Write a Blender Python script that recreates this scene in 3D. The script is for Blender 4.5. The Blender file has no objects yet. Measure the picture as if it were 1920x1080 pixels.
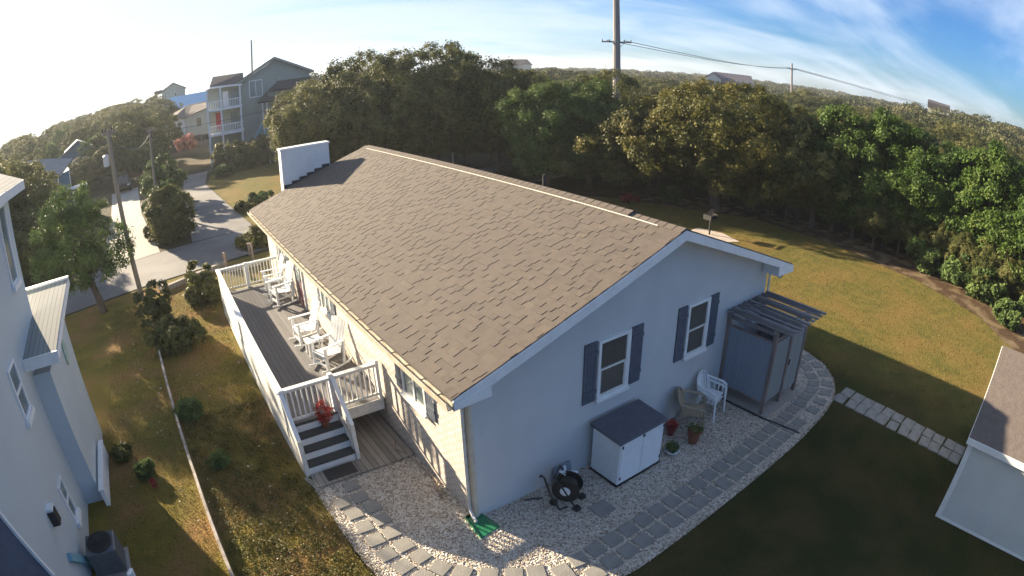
import bpy, bmesh, math, random
import numpy as np
from mathutils import Matrix, Vector
R_ = math.radians
S = bpy.context.scene
COL = S.collection
random.seed(7)

# ------------------------------------------------------------------ camera (wide fisheye drone lens), world, sun, exposure
cam = bpy.data.cameras.new('camera')
camo = bpy.data.objects.new('camera', cam)
COL.objects.link(camo)
S.camera = camo
cam.type = 'PANO'
cam.panorama_type = 'FISHEYE_LENS_POLYNOMIAL'
cam.sensor_width = 36
cam.lens = 13.3
cam.fisheye_fov = 3.1
cam.clip_start = 0.05
cam.clip_end = 6000
cam.fisheye_polynomial_k0 = 0
cam.fisheye_polynomial_k1 = -0.04782551434570425
cam.fisheye_polynomial_k2 = 3.452754926074824e-05
cam.fisheye_polynomial_k3 = -1.3206596712216858e-05
cam.fisheye_polynomial_k4 = 4.3488425897985716e-08
_r = [0.8161585017480246, -0.5775454128531723, -0.018071970470274864]
_u = [0.22703523846069992, 0.2917607141047282, 0.9291558998371544]
_b = [-0.5313570367667232, -0.7624414612266032, 0.3692461478216521]
CAMPOS = (-4.163, -7.3325, 8.1267)
camo.matrix_world = Matrix([[_r[i], _u[i], _b[i], CAMPOS[i]] for i in range(3)] + [[0, 0, 0, 1]])

SUN_AZ = -21.8      # degrees from +Y towards +X
SUN_EL = 17.2
sa, se = R_(SUN_AZ), R_(SUN_EL)
SDIR = Vector((math.sin(sa) * math.cos(se), math.cos(sa) * math.cos(se), math.sin(se)))
sun = bpy.data.lights.new('sun', 'SUN')
sun.energy = 5.0
sun.angle = R_(0.6)
sun.color = (1.0, 0.83, 0.60)
suno = bpy.data.objects.new('sun', sun)
COL.objects.link(suno)
suno.rotation_euler = (-SDIR).to_track_quat('-Z', 'Y').to_euler()
suno.location = (0, 0, 30)

W = bpy.data.worlds.new('World')
S.world = W
W.use_nodes = True
nt = W.node_tree
nt.nodes.clear()
N = nt.nodes.new
L = nt.links.new


def wmath(op, a, b=None, clamp=False):
    n = N('ShaderNodeMath'); n.operation = op; n.use_clamp = clamp
    for i, v in enumerate((a, b)):
        if v is None: continue
        if isinstance(v, (int, float)): n.inputs[i].default_value = v
        else: L(v, n.inputs[i])
    return n.outputs[0]


tc = N('ShaderNodeTexCoord')
sky = N('ShaderNodeTexSky'); sky.sky_type = 'NISHITA'; sky.sun_disc = False
sky.sun_elevation = R_(SUN_EL); sky.sun_rotation = R_(SUN_AZ)
sky.air_density = 1.0; sky.dust_density = 0.5; sky.ozone_density = 4.0
sep = N('ShaderNodeSeparateXYZ'); L(tc.outputs['Generated'], sep.inputs[0])
zz = wmath('ADD', wmath('MAXIMUM', sep.outputs[2], 0.0), 0.12)
cx = wmath('DIVIDE', sep.outputs[0], zz); cy = wmath('DIVIDE', sep.outputs[1], zz)
cmb = N('ShaderNodeCombineXYZ'); L(cx, cmb.inputs[0]); L(cy, cmb.inputs[1])
mp = N('ShaderNodeMapping'); mp.inputs['Rotation'].default_value = (0, 0, R_(-62)); mp.inputs['Scale'].default_value = (0.3, 0.9, 1)
L(cmb.outputs[0], mp.inputs[0])
n1 = N('ShaderNodeTexNoise'); n1.inputs['Scale'].default_value = 0.95; n1.inputs['Detail'].default_value = 7; n1.inputs['Roughness'].default_value = 0.52; n1.inputs['Distortion'].default_value = 0.7
L(mp.outputs[0], n1.inputs['Vector'])
n2 = N('ShaderNodeTexNoise'); n2.inputs['Scale'].default_value = 0.5; n2.inputs['Detail'].default_value = 3
L(cmb.outputs[0], n2.inputs['Vector'])
dotn = N('ShaderNodeVectorMath'); dotn.operation = 'DOT_PRODUCT'
L(tc.outputs['Generated'], dotn.inputs[0]); dotn.inputs[1].default_value = tuple(SDIR)
toward = wmath('MAXIMUM', dotn.outputs['Value'], 0.0)
# thin cloud veil, thicker towards the low sun
veil = wmath('POWER', toward, 2.2)
cl = wmath('ADD', wmath('MULTIPLY', n1.outputs['Fac'], 1.0), wmath('MULTIPLY', n2.outputs['Fac'], 0.45))
cl = wmath('ADD', cl, wmath('MULTIPLY', veil, 0.62))
ramp = N('ShaderNodeMapRange'); ramp.inputs['From Min'].default_value = 0.60; ramp.inputs['From Max'].default_value = 1.0
ramp.interpolation_type = 'SMOOTHSTEP'; L(cl, ramp.inputs['Value'])
cfac = wmath('MULTIPLY', ramp.outputs[0], 0.78)
ccol = N('ShaderNodeMixRGB'); L(wmath('POWER', toward, 3.0, True), ccol.inputs[0])
ccol.inputs[1].default_value = (4.0, 4.8, 5.8, 1); ccol.inputs[2].default_value = (5.3, 5.3, 5.3, 1)
mix = N('ShaderNodeMixRGB'); L(cfac, mix.inputs[0]); 
tint = N('ShaderNodeMixRGB'); tint.blend_type = 'MULTIPLY'; tint.inputs[0].default_value = 1; tint.inputs[2].default_value = (0.33, 0.60, 0.92, 1)
L(sky.outputs[0], tint.inputs[1])
L(tint.outputs[0], mix.inputs[1]); L(ccol.outputs[0], mix.inputs[2])
bg = N('ShaderNodeBackground'); bg.inputs['Strength'].default_value = 0.05
L(mix.outputs[0], bg.inputs['Color'])
wo = N('ShaderNodeOutputWorld'); L(bg.outputs[0], wo.inputs[0])

S.view_settings.view_transform = 'Standard'
S.view_settings.look = 'None'
S.view_settings.exposure = 2.0
S.view_settings.gamma = 1
S.render.engine = 'CYCLES'
S.cycles.max_bounces = 5
S.cycles.diffuse_bounces = 3
S.cycles.transparent_max_bounces = 6
S.cycles.volume_bounces = 0
try:
    S.cycles.use_denoising = True
except Exception:
    pass

# ------------------------------------------------------------------ materials
MATS = {}


def new_mat(name):
    m = bpy.data.materials.new(name); m.use_nodes = True
    MATS[name] = m
    return m, m.node_tree, m.node_tree.nodes['Principled BSDF']


def mat(name, c1, c2=None, scale=3.0, rough=0.7, bump=0.0, bscale=40.0, detail=5, metal=0.0, lo=0.35, hi=0.65, stretch=None, c3=None, s3=0.3, spec=None, coord='Object'):
    m, t, p = new_mat(name)
    n, l = t.nodes.new, t.links.new
    p.inputs['Roughness'].default_value = rough
    p.inputs['Metallic'].default_value = metal
    if spec is not None: p.inputs['Specular IOR Level'].default_value = spec
    co = n('ShaderNodeTexCoord'); vec = co.outputs[coord]
    if stretch:
        mp = n('ShaderNodeMapping'); mp.inputs['Scale'].default_value = stretch; l(vec, mp.inputs[0]); vec = mp.outputs[0]
    c2 = c2 or tuple(min(1, v * 0.8) for v in c1)
    nz = n('ShaderNodeTexNoise'); nz.inputs['Scale'].default_value = scale; nz.inputs['Detail'].default_value = detail; nz.inputs['Roughness'].default_value = 0.6
    l(vec, nz.inputs['Vector'])
    mr = n('ShaderNodeMapRange'); mr.inputs['From Min'].default_value = lo; mr.inputs['From Max'].default_value = hi; l(nz.outputs['Fac'], mr.inputs['Value'])
    mx = n('ShaderNodeMixRGB'); mx.inputs[1].default_value = (*c1, 1); mx.inputs[2].default_value = (*c2, 1); l(mr.outputs[0], mx.inputs[0])
    out = mx.outputs[0]
    if c3:
        nz3 = n('ShaderNodeTexNoise'); nz3.inputs['Scale'].default_value = s3; nz3.inputs['Detail'].default_value = 6; l(vec, nz3.inputs['Vector'])
        mr3 = n('ShaderNodeMapRange'); mr3.inputs['From Min'].default_value = 0.45; mr3.inputs['From Max'].default_value = 0.62; l(nz3.outputs['Fac'], mr3.inputs['Value'])
        m3 = n('ShaderNodeMixRGB'); m3.inputs[2].default_value = (*c3, 1); l(out, m3.inputs[1]); l(mr3.outputs[0], m3.inputs[0]); out = m3.outputs[0]
    l(out, p.inputs['Base Color'])
    if bump:
        nb = n('ShaderNodeTexNoise'); nb.inputs['Scale'].default_value = bscale; nb.inputs['Detail'].default_value = 4; l(vec, nb.inputs['Vector'])
        bp = n('ShaderNodeBump'); bp.inputs['Strength'].default_value = bump; bp.inputs['Distance'].default_value = 0.05
        l(nb.outputs['Fac'], bp.inputs['Height']); l(bp.outputs[0], p.inputs['Normal'])
    return m


def attr_mat(name, cols, rough=0.85, nscale=30, bump=0.3, trans=0.0, obj_rand=0.0):
    """colour picked by the per-face attribute 'tone' along a ramp of real colours"""
    m, t, p = new_mat(name)
    n, l = t.nodes.new, t.links.new
    a = n('ShaderNodeAttribute'); a.attribute_name = 'tone'
    val = a.outputs['Fac']
    if obj_rand:
        oi = n('ShaderNodeObjectInfo'); mm = n('ShaderNodeMath'); mm.operation = 'MULTIPLY_ADD'
        l(oi.outputs['Random'], mm.inputs[0]); mm.inputs[1].default_value = obj_rand; mm.inputs[2].default_value = -obj_rand / 2
        ad = n('ShaderNodeMath'); ad.operation = 'ADD'; l(val, ad.inputs[0]); l(mm.outputs[0], ad.inputs[1]); val = ad.outputs[0]
    cr = n('ShaderNodeValToRGB'); e = cr.color_ramp.elements
    while len(e) < len(cols): e.new(0.5)
    for i, c in enumerate(cols): e[i].position = i / (len(cols) - 1); e[i].color = (*c, 1)
    l(val, cr.inputs[0])
    p.inputs['Roughness'].default_value = rough
    l(cr.outputs[0], p.inputs['Base Color'])
    if trans:
        tb = n('ShaderNodeBsdfTranslucent'); l(cr.outputs[0], tb.inputs[0])
        ms = n('ShaderNodeMixShader'); ms.inputs[0].default_value = trans
        l(p.outputs[0], ms.inputs[1]); l(tb.outputs[0], ms.inputs[2]); l(ms.outputs[0], t.nodes['Material Output'].inputs[0])
        p.inputs['Specular IOR Level'].default_value = 0.18
    if bump:
        co = n('ShaderNodeTexCoord'); nb = n('ShaderNodeTexNoise'); nb.inputs['Scale'].default_value = nscale; l(co.outputs['Object'], nb.inputs['Vector'])
        bp = n('ShaderNodeBump'); bp.inputs['Strength'].default_value = bump; bp.inputs['Distance'].default_value = 0.02; l(nb.outputs['Fac'], bp.inputs['Height']); l(bp.outputs[0], p.inputs['Normal'])
    return m


def brick_mat(name, c1, c2, mortar, axis='y', bw=0.2, bh=0.07, ms=0.012, bump=0.6):
    """brick relief; axis = horizontal axis of the wall"""
    m, t, p = new_mat(name)
    n, l = t.nodes.new, t.links.new
    co = n('ShaderNodeTexCoord'); sp = n('ShaderNodeSeparateXYZ'); l(co.outputs['Object'], sp.inputs[0])
    cb = n('ShaderNodeCombineXYZ'); l(sp.outputs['XYZ'.index(axis.upper())], cb.inputs[0]); l(sp.outputs[2], cb.inputs[1])
    br = n('ShaderNodeTexBrick'); l(cb.outputs[0], br.inputs['Vector'])
    br.inputs['Scale'].default_value = 1; br.inputs['Brick Width'].default_value = bw; br.inputs['Row Height'].default_value = bh; br.inputs['Mortar Size'].default_value = ms
    br.inputs['Color1'].default_value = (*c1, 1); br.inputs['Color2'].default_value = (*c2, 1); br.inputs['Mortar'].default_value = (*mortar, 1)
    nz = n('ShaderNodeTexNoise'); nz.inputs['Scale'].default_value = 1.3; nz.inputs['Detail'].default_value = 5; l(co.outputs['Object'], nz.inputs['Vector'])
    mr = n('ShaderNodeMapRange'); mr.inputs['To Min'].default_value = 0.82; mr.inputs['To Max'].default_value = 1.1; l(nz.outputs['Fac'], mr.inputs['Value'])
    mx = n('ShaderNodeMixRGB'); mx.blend_type = 'MULTIPLY'; mx.inputs[0].default_value = 1; l(br.outputs[0], mx.inputs[1]); l(mr.outputs[0], mx.inputs[2])
    l(mx.outputs[0], p.inputs['Base Color']); p.inputs['Roughness'].default_value = 0.8
    inv = n('ShaderNodeMath'); inv.operation = 'SUBTRACT'; inv.inputs[0].default_value = 1; l(br.outputs['Fac'], inv.inputs[1])
    bp = n('ShaderNodeBump'); bp.inputs['Strength'].default_value = bump; bp.inputs['Distance'].default_value = 0.01; l(inv.outputs[0], bp.inputs['Height']); l(bp.outputs[0], p.inputs['Normal'])
    return m


def lines_mat(name, c1, c2, axis, period, width=0.06, rough=0.7, bump=0.5, noise=0.25, long=None):
    """boards / corrugation: thin dark joints every `period` along one axis"""
    m, t, p = new_mat(name)
    n, l = t.nodes.new, t.links.new
    co = n('ShaderNodeTexCoord'); sp = n('ShaderNodeSeparateXYZ'); l(co.outputs['Object'], sp.inputs[0])
    d = n('ShaderNodeMath'); d.operation = 'DIVIDE'; l(sp.outputs['XYZ'.index(axis.upper())], d.inputs[0]); d.inputs[1].default_value = period
    fr = n('ShaderNodeMath'); fr.operation = 'FRACT'; l(d.outputs[0], fr.inputs[0])
    fl = n('ShaderNodeMath'); fl.operation = 'FLOOR'; l(d.outputs[0], fl.inputs[0])
    lt = n('ShaderNodeMath'); lt.operation = 'LESS_THAN'; l(fr.outputs[0], lt.inputs[0]); lt.inputs[1].default_value = width
    wn = n('ShaderNodeTexWhiteNoise'); wn.noise_dimensions = '1D'; l(fl.outputs[0], wn.inputs['W'])
    nz = n('ShaderNodeTexNoise'); nz.inputs['Scale'].default_value = 2.2; nz.inputs['Detail'].default_value = 6
    mp = n('ShaderNodeMapping'); sc = [1.0, 1.0, 1.0]; sc['XYZ'.index(axis.upper())] = 5.0; mp.inputs['Scale'].default_value = sc; l(co.outputs['Object'], mp.inputs[0]); l(mp.outputs[0], nz.inputs['Vector'])
    ad = n('ShaderNodeMath'); ad.operation = 'ADD'; l(wn.outputs['Value'], ad.inputs[0]); l(nz.outputs['Fac'], ad.inputs[1])
    mr = n('ShaderNodeMapRange'); mr.inputs['From Min'].default_value = 0.3; mr.inputs['From Max'].default_value = 1.6; mr.inputs['To Min'].default_value = 1 - noise; mr.inputs['To Max'].default_value = 1 + noise; l(ad.outputs[0], mr.inputs['Value'])
    mx = n('ShaderNodeMixRGB'); mx.inputs[1].default_value = (*c1, 1); mx.inputs[2].default_value = (*c2, 1); l(lt.outputs[0], mx.inputs[0])
    mu = n('ShaderNodeMixRGB'); mu.blend_type = 'MULTIPLY'; mu.inputs[0].default_value = 1; l(mx.outputs[0], mu.inputs[1]); l(mr.outputs[0], mu.inputs[2])
    l(mu.outputs[0], p.inputs['Base Color']); p.inputs['Roughness'].default_value = rough
    iv = n('ShaderNodeMath'); iv.operation = 'SUBTRACT'; iv.inputs[0].default_value = 1; l(lt.outputs[0], iv.inputs[1])
    bp = n('ShaderNodeBump'); bp.inputs['Strength'].default_value = bump; bp.inputs['Distance'].default_value = 0.01; l(iv.outputs[0], bp.inputs['Height']); l(bp.outputs[0], p.inputs['Normal'])
    return m


def glass_mat(name, c, rough=0.12):
    m, t, p = new_mat(name)
    p.inputs['Base Color'].default_value = (*c, 1); p.inputs['Roughness'].default_value = rough
    p.inputs['Specular IOR Level'].default_value = 0.6
    n, l = t.nodes.new, t.links.new
    co = n('ShaderNodeTexCoord'); nz = n('ShaderNodeTexNoise'); nz.inputs['Scale'].default_value = 2.5; l(co.outputs['Object'], nz.inputs['Vector'])
    mx = n('ShaderNodeMixRGB'); mx.inputs[1].default_value = (*c, 1); mx.inputs[2].default_value = (c[0] * 1.7, c[1] * 1.6, c[2] * 1.5, 1); l(nz.outputs['Fac'], mx.inputs[0]); l(mx.outputs[0], p.inputs['Base Color'])
    return m


white = mat('white_paint', (0.80, 0.80, 0.78), (0.72, 0.72, 0.70), 4, 0.5)
weath = mat('weathered_white_paint', (0.78, 0.77, 0.72), (0.62, 0.60, 0.54), 6, 0.55, bump=0.1)
plastic = mat('white_plastic', (0.80, 0.82, 0.82), (0.74, 0.76, 0.76), 6, 0.35)
gablep = mat('painted_wall', (0.565, 0.57, 0.56), (0.505, 0.52, 0.52), 0.8, 0.75, bump=0.12, bscale=24)
brickw = brick_mat('cream_painted_brick', (0.76, 0.70, 0.62), (0.66, 0.59, 0.50), (0.42, 0.36, 0.31), 'y', 0.215, 0.085, 0.013, 1.0)
slate = mat('slate_blue_paint', (0.095, 0.115, 0.15), (0.075, 0.09, 0.12), 5, 0.5)
pane = glass_mat('window_glass', (0.075, 0.07, 0.062))
panel_b = glass_mat('pale_window_glass', (0.12, 0.16, 0.17), 0.08)
gutm = mat('cream_gutter', (0.62, 0.57, 0.47), (0.50, 0.43, 0.31), 3, 0.45)
dark = mat('black_plastic', (0.012, 0.012, 0.013), (0.02, 0.02, 0.02), 8, 0.45)
darkm = mat('dark_metal', (0.03, 0.03, 0.033), (0.02, 0.02, 0.02), 8, 0.6)
deckm = lines_mat('grey_deck_boards', (0.125, 0.12, 0.12), (0.03, 0.03, 0.03), 'x', 0.14, 0.07, 0.75)
treadm = mat('dark_tread', (0.05, 0.055, 0.055), (0.035, 0.04, 0.04), 12, 0.85)
plankm = lines_mat('weathered_planks', (0.255, 0.230, 0.196), (0.043, 0.038, 0.034), 'x', 0.145, 0.09, 0.85, noise=0.3)
woodm = mat('weathered_wood', (0.25, 0.20, 0.18), (0.15, 0.12, 0.11), 3, 0.85, bump=0.3, bscale=30, stretch=(1, 1, 0.3))
slatm = mat('grey_pergola_wood', (0.26, 0.25, 0.25), (0.16, 0.155, 0.16), 3, 0.8, bump=0.3, stretch=(4, 0.5, 4))
showm = lines_mat('corrugated_panel', (0.25, 0.29, 0.35), (0.16, 0.20, 0.25), 'y', 0.075, 0.3, 0.45, 0.6, 0.06)
doorm = lines_mat('grey_board_door', (0.22, 0.25, 0.26), (0.11, 0.12, 0.13), 'x', 0.09, 0.12, 0.6, 0.5, 0.08)
concrete = mat('concrete', (0.320, 0.304, 0.272), (0.256, 0.248, 0.224), 1.2, 0.85, bump=0.1, c3=(0.320, 0.296, 0.264), s3=0.4)
lanem = mat('grey_asphalt', (0.136, 0.132, 0.128), (0.106, 0.102, 0.102), 0.8, 0.85, bump=0.15, bscale=60, c3=(0.170, 0.166, 0.162), s3=0.25)
paverm = mat('paver_stone', (0.27, 0.255, 0.225), (0.20, 0.195, 0.175), 2.2, 0.85, bump=0.25, bscale=60, coord='Object')
flagm = mat('pale_flagstone', (0.281, 0.272, 0.246), (0.204, 0.196, 0.178), 3.5, 0.85, bump=0.25)
mulch = mat('mulch', (0.12, 0.075, 0.045), (0.05, 0.035, 0.022), 9, 0.95, bump=0.8, bscale=30, c3=(0.20, 0.15, 0.09), s3=1.2, spec=0.08)
forestfl = mat('forest_floor', (0.06, 0.05, 0.03), (0.035, 0.035, 0.02), 1.5, 0.95, bump=0.6, bscale=8, c3=(0.12, 0.09, 0.05), s3=0.1, spec=0.08)
sandm = mat('pale_sand', (0.55, 0.47, 0.40), (0.42, 0.36, 0.30), 2, 0.9)
lawnR = mat('golden_lawn', (0.179, 0.142, 0.040), (0.104, 0.102, 0.026), 1.6, 0.95, bump=0.9, bscale=22, detail=9, c3=(0.192, 0.134, 0.042), s3=0.35, spec=0.08)
def paint_lawn_shade(m):
    # house shade painted into the lawn colour, darker inside a noisy soft mask
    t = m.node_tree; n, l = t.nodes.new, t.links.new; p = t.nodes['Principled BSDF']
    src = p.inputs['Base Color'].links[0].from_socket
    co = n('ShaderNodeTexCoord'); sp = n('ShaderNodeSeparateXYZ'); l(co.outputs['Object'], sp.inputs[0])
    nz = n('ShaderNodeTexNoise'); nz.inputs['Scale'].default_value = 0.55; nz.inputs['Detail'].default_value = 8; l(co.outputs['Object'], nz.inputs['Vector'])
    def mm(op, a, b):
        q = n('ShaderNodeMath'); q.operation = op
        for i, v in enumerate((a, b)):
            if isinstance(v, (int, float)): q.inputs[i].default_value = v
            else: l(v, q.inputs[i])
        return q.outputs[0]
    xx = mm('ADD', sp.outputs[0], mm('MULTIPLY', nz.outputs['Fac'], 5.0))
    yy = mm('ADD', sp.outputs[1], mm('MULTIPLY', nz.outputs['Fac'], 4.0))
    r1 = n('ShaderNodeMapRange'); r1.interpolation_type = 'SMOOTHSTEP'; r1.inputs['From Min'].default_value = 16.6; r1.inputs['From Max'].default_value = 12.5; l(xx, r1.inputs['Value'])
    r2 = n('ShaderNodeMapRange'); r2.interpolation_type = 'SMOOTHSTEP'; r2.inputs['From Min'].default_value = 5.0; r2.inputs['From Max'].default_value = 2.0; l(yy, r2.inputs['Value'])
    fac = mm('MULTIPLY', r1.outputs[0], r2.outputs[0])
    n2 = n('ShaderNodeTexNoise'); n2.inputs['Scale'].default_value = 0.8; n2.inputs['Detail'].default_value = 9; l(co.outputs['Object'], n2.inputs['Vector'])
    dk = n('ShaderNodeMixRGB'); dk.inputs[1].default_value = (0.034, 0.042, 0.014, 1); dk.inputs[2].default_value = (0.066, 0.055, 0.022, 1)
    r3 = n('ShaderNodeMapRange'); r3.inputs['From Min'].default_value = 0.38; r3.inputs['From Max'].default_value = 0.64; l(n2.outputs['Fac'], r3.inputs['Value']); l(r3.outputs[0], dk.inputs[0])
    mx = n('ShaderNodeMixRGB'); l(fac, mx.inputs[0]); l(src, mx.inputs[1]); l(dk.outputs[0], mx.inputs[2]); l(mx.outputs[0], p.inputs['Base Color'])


paint_lawn_shade(lawnR)
lawnD = mat('green_lawn', (0.10, 0.085, 0.028), (0.06, 0.075, 0.018), 0.9, 0.95, bump=0.9, bscale=22, detail=9, c3=(0.12, 0.08, 0.03), s3=0.4, spec=0.08)
lawnL = mat('patchy_lawn', (0.210, 0.152, 0.035), (0.100, 0.101, 0.022), 1.2, 0.95, bump=0.9, bscale=22, detail=9, c3=(0.240, 0.143, 0.055), s3=0.6, spec=0.08)
trunkm = mat('bark', (0.12, 0.09, 0.07), (0.06, 0.045, 0.035), 6, 0.95, bump=0.6, bscale=20, stretch=(1, 1, 0.25))
polem = mat('pole_wood', (0.24, 0.21, 0.17), (0.15, 0.13, 0.11), 5, 0.9, bump=0.3, stretch=(1, 1, 0.1))
polelm = mat('pale_pole', (0.247, 0.232, 0.225), (0.180, 0.165, 0.158), 2, 0.8, stretch=(1, 1, 0.2))
terra = mat('terracotta', (0.22, 0.075, 0.04), (0.15, 0.05, 0.03), 5, 0.7)
tanp = mat('tan_plastic', (0.36, 0.29, 0.20), (0.30, 0.24, 0.16), 5, 0.5)
greenp = mat('green_plastic', (0.02, 0.20, 0.09), (0.015, 0.14, 0.06), 5, 0.4)
shingle = attr_mat('tan_shingle', [(0.092, 0.074, 0.060), (0.106, 0.086, 0.070), (0.116, 0.094, 0.076), (0.132, 0.106, 0.080)], 0.92, 220, 0.5)
shingled = mat('tan_shingle_base', (0.096, 0.080, 0.068), (0.080, 0.068, 0.056), 12, 0.92, bump=0.4, bscale=120)
shing2 = lines_mat('grey_shingle', (0.255, 0.264, 0.246), (0.119, 0.119, 0.119), 'x', 0.14, 0.12, 0.9, 0.6, 0.12)
shingd = mat('dark_shingle', (0.075, 0.065, 0.07), (0.05, 0.045, 0.05), 3, 0.9, bump=0.3)
shingb = mat('blue_metal_roof', (0.22, 0.48, 0.66), (0.18, 0.42, 0.60), 2, 0.4)
shingr = mat('red_brown_roof', (0.22, 0.12, 0.10), (0.17, 0.09, 0.08), 2, 0.9)
ledm = mat('brown_shingle', (0.150, 0.122, 0.106), (0.120, 0.098, 0.086), 8, 0.92, bump=0.5, bscale=60)
shedm = mat('pale_shed_wall', (0.60, 0.61, 0.58), (0.55, 0.56, 0.53), 0.9, 0.6)
nbm = mat('pale_blue_siding', (0.50, 0.555, 0.57), (0.46, 0.51, 0.53), 0.6, 0.6, bump=0.05)
greyh = mat('sage_grey_siding', (0.33, 0.35, 0.30), (0.29, 0.31, 0.265), 1.2, 0.8)
creamh = mat('cream_siding', (0.50, 0.49, 0.40), (0.44, 0.42, 0.34), 1.2, 0.8)
blueh = mat('blue_siding', (0.10, 0.20, 0.27), (0.08, 0.16, 0.23), 1.2, 0.8)
tealh = mat('teal_siding', (0.18, 0.36, 0.42), (0.14, 0.30, 0.36), 1.2, 0.8)
redc = mat('red_cloth', (0.45, 0.03, 0.04), (0.3, 0.02, 0.03), 5, 0.8)
purp = mat('purple_plastic', (0.16, 0.12, 0.45), (0.12, 0.09, 0.38), 5, 0.5)
carp = mat('dark_car_paint', (0.04, 0.03, 0.03), (0.03, 0.025, 0.025), 2, 0.3, metal=0.3)
gm, gt, gp = new_mat('gravel')
_n, _l = gt.nodes.new, gt.links.new
_co = _n('ShaderNodeTexCoord'); _v = _n('ShaderNodeTexVoronoi'); _v.inputs['Scale'].default_value = 26
_l(_co.outputs['Object'], _v.inputs['Vector'])
_cr = _n('ShaderNodeValToRGB'); _ce = _cr.color_ramp.elements
_ce[0].color = (0.22, 0.17, 0.12, 1); _ce[1].color = (0.68, 0.63, 0.55, 1); _ce.new(0.45).color = (0.48, 0.42, 0.34, 1)
_sp = _n('ShaderNodeSeparateXYZ'); _l(_v.outputs['Color'], _sp.inputs[0]); _l(_sp.outputs[0], _cr.inputs[0]); _l(_cr.outputs[0], gp.inputs['Base Color'])
_bp = _n('ShaderNodeBump'); _bp.invert = True; _bp.inputs['Strength'].default_value = 1; _bp.inputs['Distance'].default_value = 0.03; _l(_v.outputs['Distance'], _bp.inputs['Height']); _l(_bp.outputs[0], gp.inputs['Normal'])
gp.inputs['Roughness'].default_value = 0.85
pebm = attr_mat('pebble', [(0.20, 0.15, 0.11), (0.44, 0.36, 0.28), (0.58, 0.51, 0.42), (0.74, 0.69, 0.61)], 0.8, 30, 0)
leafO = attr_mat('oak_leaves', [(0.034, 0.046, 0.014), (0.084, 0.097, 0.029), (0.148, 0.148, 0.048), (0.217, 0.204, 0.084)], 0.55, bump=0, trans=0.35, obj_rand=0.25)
leafY = attr_mat('yellow_oak_leaves', [(0.038, 0.044, 0.012), (0.086, 0.090, 0.021), (0.147, 0.135, 0.033), (0.222, 0.180, 0.055)], 0.55, bump=0, trans=0.35, obj_rand=0.15)
leafG = attr_mat('bright_green_leaves', [(0.018, 0.036, 0.008), (0.045, 0.087, 0.016), (0.090, 0.147, 0.028), (0.180, 0.214, 0.070)], 0.5, bump=0, trans=0.35, obj_rand=0.2)
leafC = attr_mat('cedar_foliage', [(0.03, 0.05, 0.016), (0.065, 0.105, 0.03), (0.115, 0.17, 0.048), (0.19, 0.24, 0.075)], 0.6, bump=0, trans=0.3, obj_rand=0.2)
leafB = attr_mat('brown_scrub_leaves', [(0.026, 0.037, 0.014), (0.062, 0.073, 0.026), (0.101, 0.103, 0.040), (0.150, 0.132, 0.065)], 0.7, bump=0, trans=0.25, obj_rand=0.4)
leafW = attr_mat('far_wood_leaves', [(0.020, 0.029, 0.013), (0.050, 0.062, 0.025), (0.091, 0.093, 0.038), (0.131, 0.118, 0.058)], 0.8, bump=0, trans=0.15)
leafP = attr_mat('pink_blossom', [(0.30, 0.10, 0.08), (0.55, 0.25, 0.2), (0.6, 0.35, 0.28)], 0.7, bump=0, trans=0.2)
leafR = attr_mat('red_leaves', [(0.16, 0.02, 0.02), (0.38, 0.04, 0.04), (0.5, 0.16, 0.10)], 0.6, bump=0, trans=0.2)
grassm = attr_mat('grass_blades', [(0.032, 0.040, 0.010), (0.080, 0.076, 0.020), (0.160, 0.124, 0.036), (0.256, 0.200, 0.080)], 0.8, bump=0, trans=0.25)


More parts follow.
